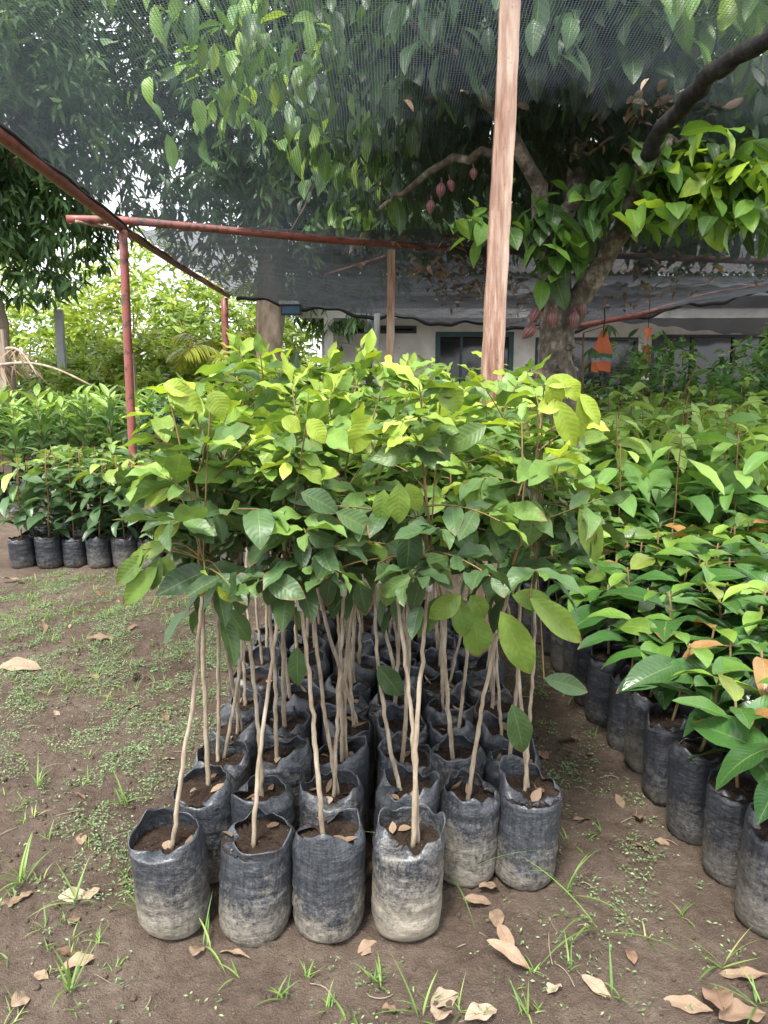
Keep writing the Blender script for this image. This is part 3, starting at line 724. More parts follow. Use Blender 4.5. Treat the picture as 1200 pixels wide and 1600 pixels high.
# ---- cacao tree
rng = np.random.default_rng(51)
tb = np.array([at(868, 500, y=5.1)[0], 5.1, 0.0])
ct = empty('cacao_tree', tb, 0, 'cacao tree with purple pods on its dark knobbly trunk', 'tree')
def loc(u, v, y): return at(u, v, y=y)-tb
t = MB()
P0 = [np.array([.08, 0, -.05]), loc(885, 760, 5.1), loc(876, 650, 5.1), loc(868, 560, 5.1), loc(872, 480, 5.1), loc(866, 420, 5.12)]
th = np.linspace(0, 1, 26); P0 = np.array(P0); idx = np.linspace(0, len(P0)-1, 26); P0 = np.stack([np.interp(idx, range(len(P0)), P0[:, k]) for k in range(3)], -1)
t.tube(P0, (.135-.03*th)*(1+.06*rng.normal(0, 1, 26)), 18)
for q in range(40):
    a = rng.random()*6.28; z = int(rng.integers(2, 24)); p = P0[z]+.108*np.array([math.cos(a), math.sin(a), 0]); t.tube([p-np.array([0, 0, .02]), p+.025*np.array([math.cos(a), math.sin(a), 0]), p+np.array([0, 0, .025])], [.01, .024, .01], 7)
def spline(pts, n):
    pts = np.array(pts); q = np.linspace(0, len(pts)-1, n); return np.stack([np.interp(q, range(len(pts)), pts[:, k]) for k in range(3)], -1)
brs = [([loc(868, 520, 5.1), loc(905, 470, 5.05), loc(950, 400, 4.95), loc(985, 320, 4.8), loc(1020, 230, 4.3)], .085, .05),
       ([loc(866, 440, 5.1), loc(850, 350, 5.0), loc(820, 240, 4.8), loc(740, 120, 4.6), loc(640, 30, 4.5)], .07, .02),
       ([loc(870, 430, 5.1), loc(890, 300, 5.3), loc(900, 150, 5.6), loc(930, 0, 5.9)], .07, .03),
       ([loc(820, 240, 4.8), loc(720, 240, 5.0), loc(640, 300, 5.2), loc(590, 330, 5.3)], .035, .012),
       ([loc(1020, 230, 4.6), loc(1080, 215, 4.7), loc(1150, 250, 4.8)], .03, .012)]
for pts, r0, r1 in brs:
    S = spline(pts, 14); S[1:-1] += rng.normal(0, .018, (12, 3)); t.tube(S, np.linspace(r0, r1, 14)*(1+.05*rng.normal(0, 1, 14)), 10)
t.build('trunk', CTRUNK, ct)
t = MB(); S = spline([loc(1012, 245, 4.32), loc(1030, 212, 4.2), loc(1075, 160, 3.98), loc(1110, 118, 3.75), loc(1150, 92, 3.6), loc(1200, 62, 3.42), loc(1300, 0, 3.1)], 22); S[1:-1] += rng.normal(0, .008, (20, 3)); t.tube(S, np.linspace(.044, .042, 22)*(1+.07*rng.normal(0, 1, 22)), 10)
t.build('limb', bark_mat('dark_limb_bark', (.008, .008, .009), (.02, .018, .018), (.06, .05, .045), 22, (1, 1, .8), .9, .012), ct)
f = MB()
def cacao_cluster(cen, spread, n, L, tone, tj=.12, face=-.2, dr=-.85, wr=.42):
    cen = np.array(cen); P = cen+rng.normal(0, 1, (n, 3))*np.array(spread)
    a = rng.random(n)*6.28; el = rng.normal(dr, .45, n)
    D = np.stack([np.cos(a)*np.cos(el), np.sin(a)*np.cos(el)+face, np.sin(el)], -1)
    N = np.stack([np.cos(a)*.7, np.sin(a)*.7-.2, .8+0*a], -1)+rng.normal(0, .3, (n, 3))
    LL = L*rng.uniform(.6, 1.15, n)
    f.leaves(P, D, N, LL, LL*rng.uniform(wr*.86, wr*1.14, n), rng.uniform(.1, 1.2, n), rng.uniform(.1, .5, n), np.clip(rng.normal(tone, tj, n), 0, 1), rng.random(n), nv=6, nu=4, wave=.04, rng=rng)
# under the net: rosette at the fork, and the right hand mass
for (u, v, y, sp_, n, L, tn) in [(880, 325, 4.75, (.18, .15, .08), 30, .23, .28), (840, 355, 4.7, (.1, .1, .06), 18, .20, .45), (750, 340, 4.6, (.12, .1, .05), 18, .17, .62), (900, 400, 4.8, (.06, .08, .06), 8, .24, .25), (870, 420, 4.75, (.06, .08, .07), 9, .24, .32),
                                 (960, 320, 4.6, (.12, .1, .08), 26, .20, .25)]+[(rng.uniform(1000, 1215), rng.uniform(225, 335), rng.uniform(4.2, 4.8), (.10, .12, .04), 9, .215, rng.choice([.3, .4, .55, .8])) for _ in range(44)]:
    cacao_cluster(at(u, v, y=y)-tb, sp_, n, L, tn, .14, -.5, -.5, .52)
# above the net
def above(u, v, d):
    d0 = ray(u, v); q = 4.1/d0[1]
    while q*d0[1] < 11:
        p = np.array([0, 0, CAMH])+d0*q
        if p[2] > float(z_net(p[0], p[1]))+.02: break
        q *= 1.02
    p = np.array([0, 0, CAMH])+d0*(q*(1+d/max(q*d0[1], 1))); p[2] = max(p[2], float(z_net(p[0], p[1]))+.38); return p
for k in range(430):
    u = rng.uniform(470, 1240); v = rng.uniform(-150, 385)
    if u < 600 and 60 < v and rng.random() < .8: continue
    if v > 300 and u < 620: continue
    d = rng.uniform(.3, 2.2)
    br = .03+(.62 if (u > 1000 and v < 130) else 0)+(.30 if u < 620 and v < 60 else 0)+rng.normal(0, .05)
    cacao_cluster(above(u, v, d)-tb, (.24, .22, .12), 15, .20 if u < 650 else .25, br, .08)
for k in range(70):  # extra high leaf clusters, added to the crown to block light from above
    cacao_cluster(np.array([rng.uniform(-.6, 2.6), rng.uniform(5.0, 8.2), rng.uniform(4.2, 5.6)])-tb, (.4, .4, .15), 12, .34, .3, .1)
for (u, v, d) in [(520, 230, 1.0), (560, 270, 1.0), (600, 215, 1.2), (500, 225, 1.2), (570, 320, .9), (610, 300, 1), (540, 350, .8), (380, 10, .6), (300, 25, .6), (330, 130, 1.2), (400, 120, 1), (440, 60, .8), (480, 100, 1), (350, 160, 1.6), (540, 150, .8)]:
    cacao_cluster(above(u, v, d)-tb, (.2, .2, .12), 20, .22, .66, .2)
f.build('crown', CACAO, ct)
def pod(u, v, y, L, tilt, lab, parent=ct):
    c = at(u, v, y=y); m = MB(); a, b = 18, 40
    q = np.linspace(0, 1, a); r = L*.30*np.sin(PI*np.clip(q, .0, 1)**.85)**.72*(1-.35*q**3)+.001
    th = np.linspace(0, 2*PI, b, endpoint=False)
    rr = r[:, None]*(1+.06*np.cos(10*th)[None]); G = np.stack([rr*np.cos(th), rr*np.sin(th), -L*q[:, None]+0*rr], -1)
    ca, sa = math.cos(tilt), math.sin(tilt); G = np.stack([G[..., 0]*ca+G[..., 2]*sa, G[..., 1], -G[..., 0]*sa+G[..., 2]*ca], -1)
    m.grid(G+(c-tb), True); m.tube([c-tb, c-tb+np.array([.02*math.sin(-tilt)*-1, .03, .035])], .005, 6)
    o = m.build('cacao_pod', POD, parent); return o
for (u, v, y, L, tl) in [(842, 480, 4.93, .115, .45), (836, 508, 4.93, .12, .75), (862, 484, 4.90, .12, 0), (898, 486, 4.92, .11, .1), (908, 470, 5.0, .10, -.1), (828, 580, 4.95, .08, .5), (846, 575, 4.93, .1, .4), (892, 752, 4.93, .12, 0), (690, 285, 5.0, .10, .1), (703, 280, 5.0, .08, -.2), (674, 312, 5.05, .09, .1), (740, 262, 4.9, .075, 0)]:
    pod(u, v, y, L, tl, '')

# ------------------------------------------------------------------ shade structure
def net(name, x0, x1, y0, y1, mat, label, nx=90, ny=90, rpl=.006, seed=1):
    r = np.random.default_rng(seed); X, Y = np.meshgrid(np.linspace(x0, x1, nx), np.linspace(y0, y1, ny))
    X = X + 0
    Z = z_net(X, Y)+rpl*np.sin(X*17+Y*5)+rpl*np.sin(Y*23+np.sin(X*4)*2)
    X = X + .03*np.sin(Y*2.1)*(X < x0+.3)
    m = MB(); m.grid(np.stack([X, Y, Z], -1), uv=np.stack([X, Y], -1))
    return tag(m.build(name, mat), label, 'shade net')
net('shade_net', -2.12, 7.0, 2.1, 6.75, NETA, 'open weave black shade net stretched overhead from pole to rail')
net('shade_net', -2.2, 8.2, 6.77, 11.4, NETB, 'denser black shade net sagging behind the long red rail', 110, 70, .012)
def flap_net():
    r = np.random.default_rng(4); X, V_ = np.meshgrid(np.linspace(2.9, 8.6, 90), np.linspace(0, 1, 26))
    Z = 2.98-V_*(.62+.10*np.sin(X*1.3))+.02*np.sin(X*13+V_*4); Y = 11.7+V_*.35+.05*np.sin(X*5+V_*3)
    m = MB(); m.grid(np.stack([X, Y, Z], -1), uv=np.stack([X, Z*1.3], -1)); tag(m.build('shade_net', NETB), 'hanging flap of dark shade net before the house fascia at right', 'shade net')
flap_net()
def pipe(name, pts, r, label, cat='pipe', mat=REDPIPE, n=12, group=None):
    m = MB(); pts = np.array(pts, float); c = pts[0].copy(); c[2] = pts[:, 2].min()
    S = spline(pts, max(12, len(pts)*4)); m.tube(S-c, r, n)
    return tag(m.build(name, mat, None, True, c), label, cat, group)
pa = at(186, 352, z=2.80)
pipe('pipe_rail', [(-1.90, 2.0, 2.86), (-2.03, 4.13, 2.80), (pa[0], pa[1], 2.79), (-2.27, 8.5, 2.79), (-2.32, 11.4, 2.80)], .036, 'long red pipe rail running away overhead at the left')
pipe('pipe_rail', [(-2.62, 6.42, 2.84), (-2.2, 6.55, 2.86), (-.58, 7.0, 2.79), (.9, 7.35, 2.76), (2.4, 7.7, 2.76), (4.2, 8.1, 2.76), (6, 8.5, 2.78)], .033, 'red pipe rail crossing the whole picture under the net')
pipe('pipe_post', [(pa[0], pa[1], 0), (pa[0]+.01, pa[1], 1.5), (pa[0]+.03, pa[1], 2.76)], .036, 'red pipe post standing among the low left seedlings', 'post')
pipe('pipe_post', [(-2.36, 11.3, 0), (-2.36, 11.3, 2.75)], .05, 'far red pipe post beside the yellow palm', 'post')
pipe('pipe_rail', [at(890, 512, y=10.9), at(1000, 492, y=10.9), at(1100, 462, y=10.9), at(1200, 446, y=10.9), at(1300, 430, y=10.9)], .04, 'faded red pipe holding the far net edge at the right')
# rope and clips along the first rail
m = MB(); q = np.linspace(0, 1, 80); yy = 3.6+q*7.8
xx = np.interp(yy, [2, 4.13, pa[1], 8.5, 11.4], [-1.90, -2.03, pa[0], -2.27, -2.32])
m.tube(np.stack([xx+.03+.006*np.sin(yy*9), yy, 2.825-.008*np.sin(yy*7)-.03*(yy > 6.5)], -1), .012, 6)
tag(m.build('net_rope', ROPE), 'black rope lacing the net edge to the red rail', 'rope')
xs = np.linspace(-2.2, 8, 160); m = MB(); m.tube(np.stack([xs, 11.4+0*xs, z_net(xs, 11.4+0*xs)-.02+.02*np.sin(xs*6)+.015*np.sin(xs*17)], -1), .03, 6)
tag(m.build('net_rope', ROPE), 'rolled black hem along the far edge of the net', 'rope')
# main lumber post
def lumber(name, a, b, wx, wy, mat, label, seed, taper=1.0):
    r = np.random.default_rng(seed); a = np.array(a, float); b = np.array(b, float); n = 40
    t = np.linspace(0, 1, n); C = (b-a)*t[:, None]
    C[:, 0] += .004*np.sin(t*9)+.0015*r.normal(0, 1, n)
    cor = [(-1, -1), (-.86, -1), (.86, -1), (1, -.9), (1, .9), (.86, 1), (-.86, 1), (-1, .9)]; G = []
    for k in range(n):
        s = 1+(taper-1)*t[k]; G.append([C[k]+[cx*wx/2*s*(1+.02*r.normal()), cy*wy/2*s, 0] for cx, cy in cor])
    G = np.array(G); G = np.concatenate([G[:1]*.0+C[0]+(G[:1]-C[0])*.02, G, C[-1]+(G[-1:]-C[-1])*.02])
    m = MB(); m.grid(G, True); return tag(m.build(name, mat, None, False, a), label, 'post')
pb = at(770, 590, y=3.35); ptop = at(797, -20, y=3.42)
dirp = (ptop-pb)/(ptop[2]-pb[2]); p0 = pb-dirp*pb[2]
pmain = lumber('wooden_post', p0, ptop+dirp*.05, .100, .05, WOOD, 'rough sawn reddish timber post rising to the net', 5, .84)
th_ = at(611, 397, y=7.25)
lumber('wooden_post', (th_[0]-.02, 7.3, 0), (th_[0], 7.25, 2.74), .075, .06, WOOD, 'thin weathered wooden post under the cross rail', 6)
pipe('metal_post', [(-.10, 11.0, 0), (-.10, 11.0, 2.5)], .045, 'pale grey metal post in front of the house wall', 'post', GREYP)
pipe('metal_post', [(-.23, 11.6, 0), (-.23, 11.6, 2.6)], .05, 'dark metal post beside the pale one at the house', 'post', BLACKP)
lumber('wooden_stake', (-5.05, 9.9, 0), (-5.0, 9.9, 2.2), .11, .08, DRYWOOD, 'short weathered stake at the far left edge', 8)
lumber('wooden_stake', (-5.55, 13.0, 0), (-5.55, 13.0, 2.75), .13, .1, GREYP, 'pale concrete post standing in the sunlit field', 9)
lumber('wooden_stake', (-3.9, 11.6, 0), (-3.9, 11.6, 1.95), .12, .1, DRYWOOD, 'small brown stake among the bright plants', 10)
tip = at(118, 346, y=6.4)
pipe('wooden_pole', [tip, at(205, 362, y=6.75)], .014, 'thin dry pole end sticking out at the rail joint', 'pole', DRYWOOD, 8)
pipe('slanted_pipe', [at(508, 430, y=9.5), at(606, 400, y=9.2)], .022, 'thin slanting pipe meeting the thin wooden post top', 'pipe')
# leaf litter caught on the net
r = np.random.default_rng(61); m = MB()
for (u, v, n, sx) in [(720, 425, 120, .30), (760, 440, 120, .35), (680, 415, 50, .3), (1020, 430, 60, .5), (950, 450, 50, .5), (820, 470, 60, .4)]:
    c = at(u, v, z=2.62); P = c+r.normal(0, 1, (n, 3))*[sx, .55, 0]; P[:, 1] = np.clip(P[:, 1], 7, 11.2); P[:, 2] = z_net(P[:, 0], P[:, 1])+.02
    a = r.random(n)*6.28; D = np.stack([np.cos(a), np.sin(a), r.normal(0, .3, n)], -1)
    m.leaves(P, D, np.array([0, 0, 1])+r.normal(0, .5, (n, 3)), r.uniform(.08, .2, n), r.uniform(.03, .07, n), .8, .3, r.uniform(.2, .9, n), r.random(n), nv=3, nu=2)
for (u, v, n, sx) in [(1010, 190, 26, .10), (930, 235, 26, .13), (1060, 195, 14, .16), (740, 180, 6, .2)]:
    c = at(u, v, z=2.95); P = c+r.normal(0, 1, (n, 3))*[sx, .12, 0]; P[:, 2] = z_net(P[:, 0], P[:, 1])+.02
    a = r.random(n)*6.28; D = np.stack([np.cos(a), np.sin(a), r.normal(0, .3, n)], -1)
    m.leaves(P, D, np.array([0, 0, 1])+r.normal(0, .5, (n, 3)), r.uniform(.06, .14, n), r.uniform(.02, .05, n), .8, .3, r.uniform(.1, .7, n), r.random(n), nv=4, nu=2)
tag(m.build('leaf_litter', DRY), 'dry brown leaves caught on top of the shade net', 'leaf litter', kind='stuff')
# solar lamp hung from the net edge
c = at(455, 483, y=11.2); e = empty('hanging_lamp', c, 0, 'small blue and white box lamp hung from the net edge', 'lamp')
m = MB(); m.box((-.15, -.04, -.09), (.15, .04, .06)); m.build('housing', BLACKP, e, False)
m = MB(); m.box((-.125, -.05, -.065), (.125, -.041, .035)); m.build('panel', paint_mat('blue_panel', (.03, .08, .15), (.05, .1, .2), .2), e, False)
m = MB(); m.box((-.17, -.06, .065), (.12, .06, .12)); m.build('cap', WHITEP, e, False)

# ------------------------------------------------------------------ house
hx0, hx1, hy = -1.15, 11.0, 14.0
h = empty('house', (hx0, hy, 0), 0, 'low white house with grey corrugated roof behind the nursery', 'house')
m = MB()
ops = [(.55, 1.75, 2.42, 2.56), (2.1, 3.55, 0.02, 2.45), (3.95, 5.85, 1.0, 2.35), (6.1, 8.4, .9, 2.4), (9.0, 9.9, .02, 2.3)]
xcur = 0.0
for (a, b, z0, z1) in ops:
    m.box((xcur, 0, 0), (a, .15, 3.0)); m.box((a, 0, z1), (b, .15, 3.0)); m.box((a, 0, -.0), (b, .15, z0)); xcur = b
m.box((xcur, 0, 0), (hx1-hx0, .15, 3.0)); m.box((0, .152, 0), (.15, 6, 3.0))
m.build('wall', WALLP, h, False)
m = MB(); m.box((-.6, -1.0, 3.0), (hx1-hx0+.6, 6, 3.04)); m.build('soffit', GREYP, h, False)
m = MB(); m.box((-.62, -1.04, 2.98), (hx1-hx0+.62, -1.003, 3.30)); m.box((-.66, -1.0, 2.98), (-.62, 6, 3.30)); m.build('fascia', WHITEP, h, False)
X, Yv = np.meshgrid(np.arange(-.8, hx1-hx0+.8, .025), np.linspace(0, 1, 6))
Gy = -1.14+Yv*4.6; Gz = 3.34+Yv*1.25+.022*np.sin(X*2*PI/.12)
m = MB(); m.grid(np.stack([X, Gy, Gz], -1)); m.grid(np.stack([X, Gy, Gz-.006], -1)); m.build('roof', ROOFM, h)
for k, (a, b, z0, z1) in enumerate(ops):
    door = z0 < .1
    m = MB(); w_ = .09 if k == 1 else .05
    fr = m; y0, y1 = -.012, .09
    fr.box((a, y0, z0), (a+w_, y1, z1)); fr.box((b-w_, y0, z0), (b, y1, z1)); fr.box((a+w_, y0, z1-w_), (b-w_, y1, z1)); 
    if not door: fr.box((a+w_, y0, z0), (b-w_, y1, z0+w_))
    if b-a > 1.3:
        for q in np.linspace(a, b, 4)[1:-1]: fr.box((q-.02, y0+.003, z0+w_), (q+.02, y1-.003, z1-w_))
    o = fr.build('door' if door else 'window', TEAL if k == 1 else BLACKP, h, False)
    m = MB(); m.box((a+w_, .05, z0+(.0 if door else w_)), (b-w_, .06, z1-w_)); m.build('door_panel' if door else 'pane', GLASS, o, False)
# porch band and posts
m = MB(); m.box((-.3, -.9, 2.62), (hx1-hx0, -.8, 2.78)); m.build('beam', WALLP, h, False)
for q, x in enumerate([.12, 8.6]):
    m = MB(); m.box((x, -.95, 0), (x+.16, -.80, 2.615)); m.build('porch_post', WALLP, h, False)

# ------------------------------------------------------------------ palms
def palm(name, base, n, L, tone, label, seed, el0=.9, leaf=.45, gap=.05):
    r = np.random.default_rng(seed); e = empty(name, base, 0, label, 'palm'); s = MB(); f = MB()
    for k in range(n):
        az = k*2.4+r.normal(0, .2); el = r.uniform(.25, el0+.3); q = np.linspace(0, 1, 14)[:, None]
        d = np.array([math.cos(az)*math.cos(el), math.sin(az)*math.cos(el), math.sin(el)]); ll = L*r.uniform(.7, 1.1)
        C = np.array([0, 0, .5])+d*ll*q+np.array([0, 0, -1])*q**2.2*ll*.55; s.tube(C, .012*(1-.7*q[:, 0]), 5)
        m_ = 34; tt = np.linspace(.12, 1, m_); P = np.stack([np.interp(tt, q[:, 0], C[:, c]) for c in range(3)], -1); T = unit(np.gradient(P, axis=0))
        side = unit(np.cross(T, [0, 0, 1.0])); 
        for sg in (1, -1):
            D = T*.7+side*sg+np.array([0, 0, -.25])+r.normal(0, .08, (m_, 3))
            LL = leaf*np.sin(PI*np.clip(tt*.85+.12, 0, 1))**.6+.03
            f.leaves(P, D, np.array([0, 0, 1.0]), LL, .035, .7, .2, np.clip(r.normal(tone, .12, m_), 0, 1), r.random(m_), nv=3, nu=1, peak=.3)
    s.build('frond_stem', TWIG, e); f.build('fronds', PALM, e); return e
palm('yellow_palm', (-2.75, 12.6, 1.4), 12, 1.3, .55, 'yellowing feathery palm left of the thick mango trunk', 1)
palm('green_palm', (-1.35, 12.0, .9), 16, 1.2, .28, 'green arching palm between the mango trunk and house', 2)
palm('green_palm', (-3.3, 11.9, .3), 10, 1.3, .6, 'low pale palm clump behind the upright leaved plants', 3)
# broad leaf plant near mango trunk
m = MB(); b0 = at(448, 560, y=11.0)
m.leaves(np.array([[0, 0, 1.1], [.0, 0, 1.0], [.02, 0, 1.0]]), np.array([[.1, 0, 1], [-.4, 0, 1], [.5, -.2, .8]]), np.array([0, -1, .2]), np.array([.95, .8, .6]), .26, .5, .3, .35, np.array([.4, .3, .6]), nv=8, nu=4)
e = empty('banana_plant', (b0[0], 11.2, 0), 0, 'broad upright leafed plant right of the mango trunk', 'plant'); m.build('foliage', LOW, e)
m = MB(); m.tube([(0, 0, 0), (.02, 0, 1.15)], .05, 8); m.build('stem', TWIG, e)
# dry fronds fallen at left
for k, (u0, v0, u1, v1, y, lb) in enumerate([(-10, 572, 142, 602, 8.6, 'long dry grey palm frond lying over the left plants'), (10, 545, 60, 590, 8.7, 'short dry curled frond at the left edge')]):
    a = at(u0, v0, y=y); b = at(u1, v1, y=y-.3); e = empty('dry_frond', a, 0, lb, 'palm frond')
    q = np.linspace(0, 1, 12)[:, None]; C = (b-a)*q+np.array([0, 0, .12])*np.sin(q*PI); m = MB(); m.tube(C, .02-.010*q[:, 0], 6); m.build('stalk', DRYWOOD, e)
    r = np.random.default_rng(70+k); n = 26; tt = r.uniform(0, .5, n); P = np.stack([np.interp(tt, q[:, 0], C[:, c]) for c in range(3)], -1)
    m = MB(); m.leaves(P, np.stack([r.normal(.2, .6, n), r.normal(0, .4, n), -r.uniform(.1, 1.2, n)], -1), np.array([0, -1, .6]), r.uniform(.15, .38, n), .018, .9, .3, r.uniform(.2, .6, n), r.random(n), nv=4, nu=1, peak=.3); m.build('leaflets', DRY, e)

# ------------------------------------------------------------------ odds and ends under the right net
def cloth(u, v, y, wid, hgt, label, seed, stripes=True):
    r = np.random.default_rng(seed); c = at(u, v, y=y); e = empty('hanging_cloth', c, 0, label, 'cloth')
    a = np.linspace(0, 1, 22); th = np.linspace(0, 2*PI, 28, endpoint=False); G = []
    for q in a:
        R0 = wid/2*(.25+.75*min(1, q*2.0)); rr = R0*(1+.16*np.sin(4*th+q*3)+.08*np.sin(7*th)); G.append(np.stack([rr*np.cos(th), rr*.45*np.sin(th), -hgt*q+.012*np.sin(3*th)*q+0*th], -1))
    G = np.array(G)
    m = MB(); m.grid(G[:13], True); m.grid(G[16:], True); m.build('cloth', ORANGE, e)
    m = MB(); m.grid(G[12:15]*[1.004, 1.004, 1], True); m.build('green_band', paint_mat('green_band_skin', (.05, .14, .05), (.3, .3, .25), .8), e)
    m = MB(); m.grid(G[14:17]*[1.006, 1.006, 1], True); m.build('pale_band', WHITEP, e)
    m = MB(); m.tube([(0, 0, 0), (.01, 0, .12), (0, 0, .25)], .008, 5); m.build('tie', ROPE, e)
cloth(943, 515, 9.2, .21, .50, 'orange cloth bag with a striped band hanging from the net', 1)
c = at(1013, 512, y=9.4); a = np.linspace(0, 1, 40)[:, None]
tw_ = np.stack([.05*np.cos(a*7)[:, 0], .05*np.sin(a*7)[:, 0]], -1)*np.array([1, 1])
G = np.stack([np.stack([tw_[:, 0], tw_[:, 1], -1.0*a[:, 0]], -1)*[s_, s_, 1] for s_ in (-1, -.3, .3, 1)], 1)
m = MB(); m.grid(G); m.grid(G+[0, .004, 0]); tag(m.build('ribbon', ORANGE, None, True, c), 'twisted orange ribbon hanging over the seedlings', 'ribbon')
m = MB(); m.tube([(0, 0, 0), (0, 0, .5)], .004, 5); tag(m.build('string', ROPE, None, True, c), 'thin dark string above the orange ribbon', 'string')
# pale heap
r = np.random.default_rng(9); X, Yv = np.meshgrid(np.linspace(-1, 1, 50), np.linspace(-1, 1, 30)); Z = 1.35*np.exp(-(X**4+Yv**4)*1.1)+.05*np.sin(X*19)*np.cos(Yv*13)+.03*np.sin(X*41+Yv*11)
m = MB(); m.grid(np.stack([X*.75, Yv*.45, Z-.05], -1)); c = at(950, 640, y=10.2); tag(m.build('tarp', TARP, None, True, (c[0]+.1, 10.4, 0)), 'pale crumpled tarp heap beyond the orange cloth', 'tarp')
# cassava-like sprig
e = empty('papaya_sapling', (at(925, 520, y=9.0)[0]-.1, 9.0, 0), 0, 'young papaya like plant with fingered drooping leaves beside the trunk', 'plant')
s_ = MB(); s_.tube([(0, 0, 0), (.02, 0, 1.2), (.0, 0, 2.1)], [.03, .02, .012], 8); f = MB()
for k in range(9):
    az = k*2.4; p = np.array([0, 0, 2.1-.14*k]); d = np.array([math.cos(az), math.sin(az), .3]); t2 = p+d*.3; s_.tube([p, t2], .006, 5)
    n = 7; aa = az+np.linspace(-1.8, 1.8, n); f.leaves(np.repeat(t2[None], n, 0), np.stack([np.cos(aa), np.sin(aa), -.6+0*aa], -1), np.array([0, 0, 1]), .2, .05, .6, .2, .45, r.random(n), nv=4, nu=2)
s_.build('stem', TWIG, e); f.build('foliage', LOW, e)

# ------------------------------------------------------------------ ground cover
rng = np.random.default_rng(71)
def in_plot(x, y):
    a = (x > -.70) & (x < .56) & (y > 1.98) & (y < 4.3); a |= (x > -.72) & (x < .18) & (y > 1.72) & (y < 2.0)
    b = x > 1.085-.055*(y-1.86)-.10; b &= (y > 1.72) & (y < 4.6)
    c = (y > 5.85) & (x < -1.0)
    return a | b | c
def vnoise(x, y, s, seed):
    r = np.random.default_rng(seed); o = 0
    for k in range(9):
        a = r.random()*6.28; f = s*(1+k*.35); o = o+np.sin(x*f*math.cos(a)+y*f*math.sin(a)+r.random()*6.28)
    return o/9
# creeping weeds
N = 150000
x = rng.uniform(-2.8, 3.2, N); y = rng.uniform(1.2, 6.0, N)**1.0
den = .12+.9*np.exp(-((x+.95)/.42)**2)*np.clip((y-1.9)/1.2, 0, 1) + .55*np.exp(-((x-.80)/.22)**2)*np.clip((y-1.5)/.6, 0, 1)+.75*np.exp(-((x+2.1)/1.0)**2)*(y > 3.2)
nn = vnoise(x, y, 7, 5)+.6*vnoise(x, y, 21, 6)
keep = (rng.random(N) < np.clip(den*(nn*3.6+.45)*np.where(x < .5, 1.1, .75)*np.clip((y-1.3)/1.0, .25, 1), 0, 1)) & ~in_plot(x, y)
keep |= (rng.random(N) < .012) & ~in_plot(x, y)
x, y = x[keep], y[keep]; n = len(x)
m = MB(); k = 3
x = np.repeat(x, k)+rng.normal(0, .010, n*k); y = np.repeat(y, k)+rng.normal(0, .010, n*k); n = len(x)
a = rng.random(n)*6.28; P = np.stack([x, y, ground_h(x, y)+rng.uniform(.002, .022, n)], -1)
m.leaves(P, np.stack([np.cos(a), np.sin(a), rng.uniform(-.1, .5, n)], -1), np.array([0, 0, 1])+rng.normal(0, .35, (n, 3)), rng.uniform(.006, .018, n), rng.uniform(.0028, .0065, n), .5, 0.0, np.clip(rng.normal(.45, .25, n), 0, 1), rng.random(n), nv=2, nu=1)
tag(m.build('weeds', WEED), 'tiny creeping green weeds spread over the soil', 'weeds', kind='stuff')
# grass
def tuft(m, rng, x, y, n, L, w=.0045, tone=.35, lean=.5):
    a = rng.random(n)*6.28; el = rng.uniform(.5, 1.35, n)
    D = np.stack([np.cos(a)*np.cos(el), np.sin(a)*np.cos(el), np.sin(el)], -1)
    P = np.stack([x+rng.normal(0, .006, n), y+rng.normal(0, .006, n), ground_h(x, y)+0*a-.002], -1)
    N_ = np.stack([-np.cos(a)*np.sin(el), -np.sin(a)*np.sin(el), np.cos(el)], -1)
    LL = L*rng.uniform(.45, 1.15, n)
    m.leaves(P, D, N_, LL, w*rng.uniform(.7, 1.2, n), rng.uniform(.2, 1.9, n)*lean*1.5, .3, np.clip(rng.normal(tone, .2, n), 0, 1), rng.random(n), nv=7, nu=2, peak=.25, tip=0)
m = MB(); T = 0
for _ in range(2600):
    x, y = rng.uniform(-2.7, 2.6), rng.uniform(1.25, 5.8)
    if in_plot(np.array(x), np.array(y)): continue
    d = .16+(.75 if x < -.7 and y < 2.6 else 0)+(1.6 if x < -1.1 and y > 3.3 else 0)+(.35 if .55 < x < 1.0 else 0)+(.2 if y < 1.75 else 0)
    if rng.random() > d*max(0, .6+1.3*float(vnoise(np.array(x), np.array(y), 4, 8)))*.75: continue
    tuft(m, rng, x, y, int(rng.integers(3, 8)), rng.uniform(.03, .085)+(.03 if y > 3.3 else 0), .0042, rng.uniform(.15, .6)); T += 1
tag(m.build('grass', GRASS), 'thin grass sprouting from the bare soil', 'grass', kind='stuff')
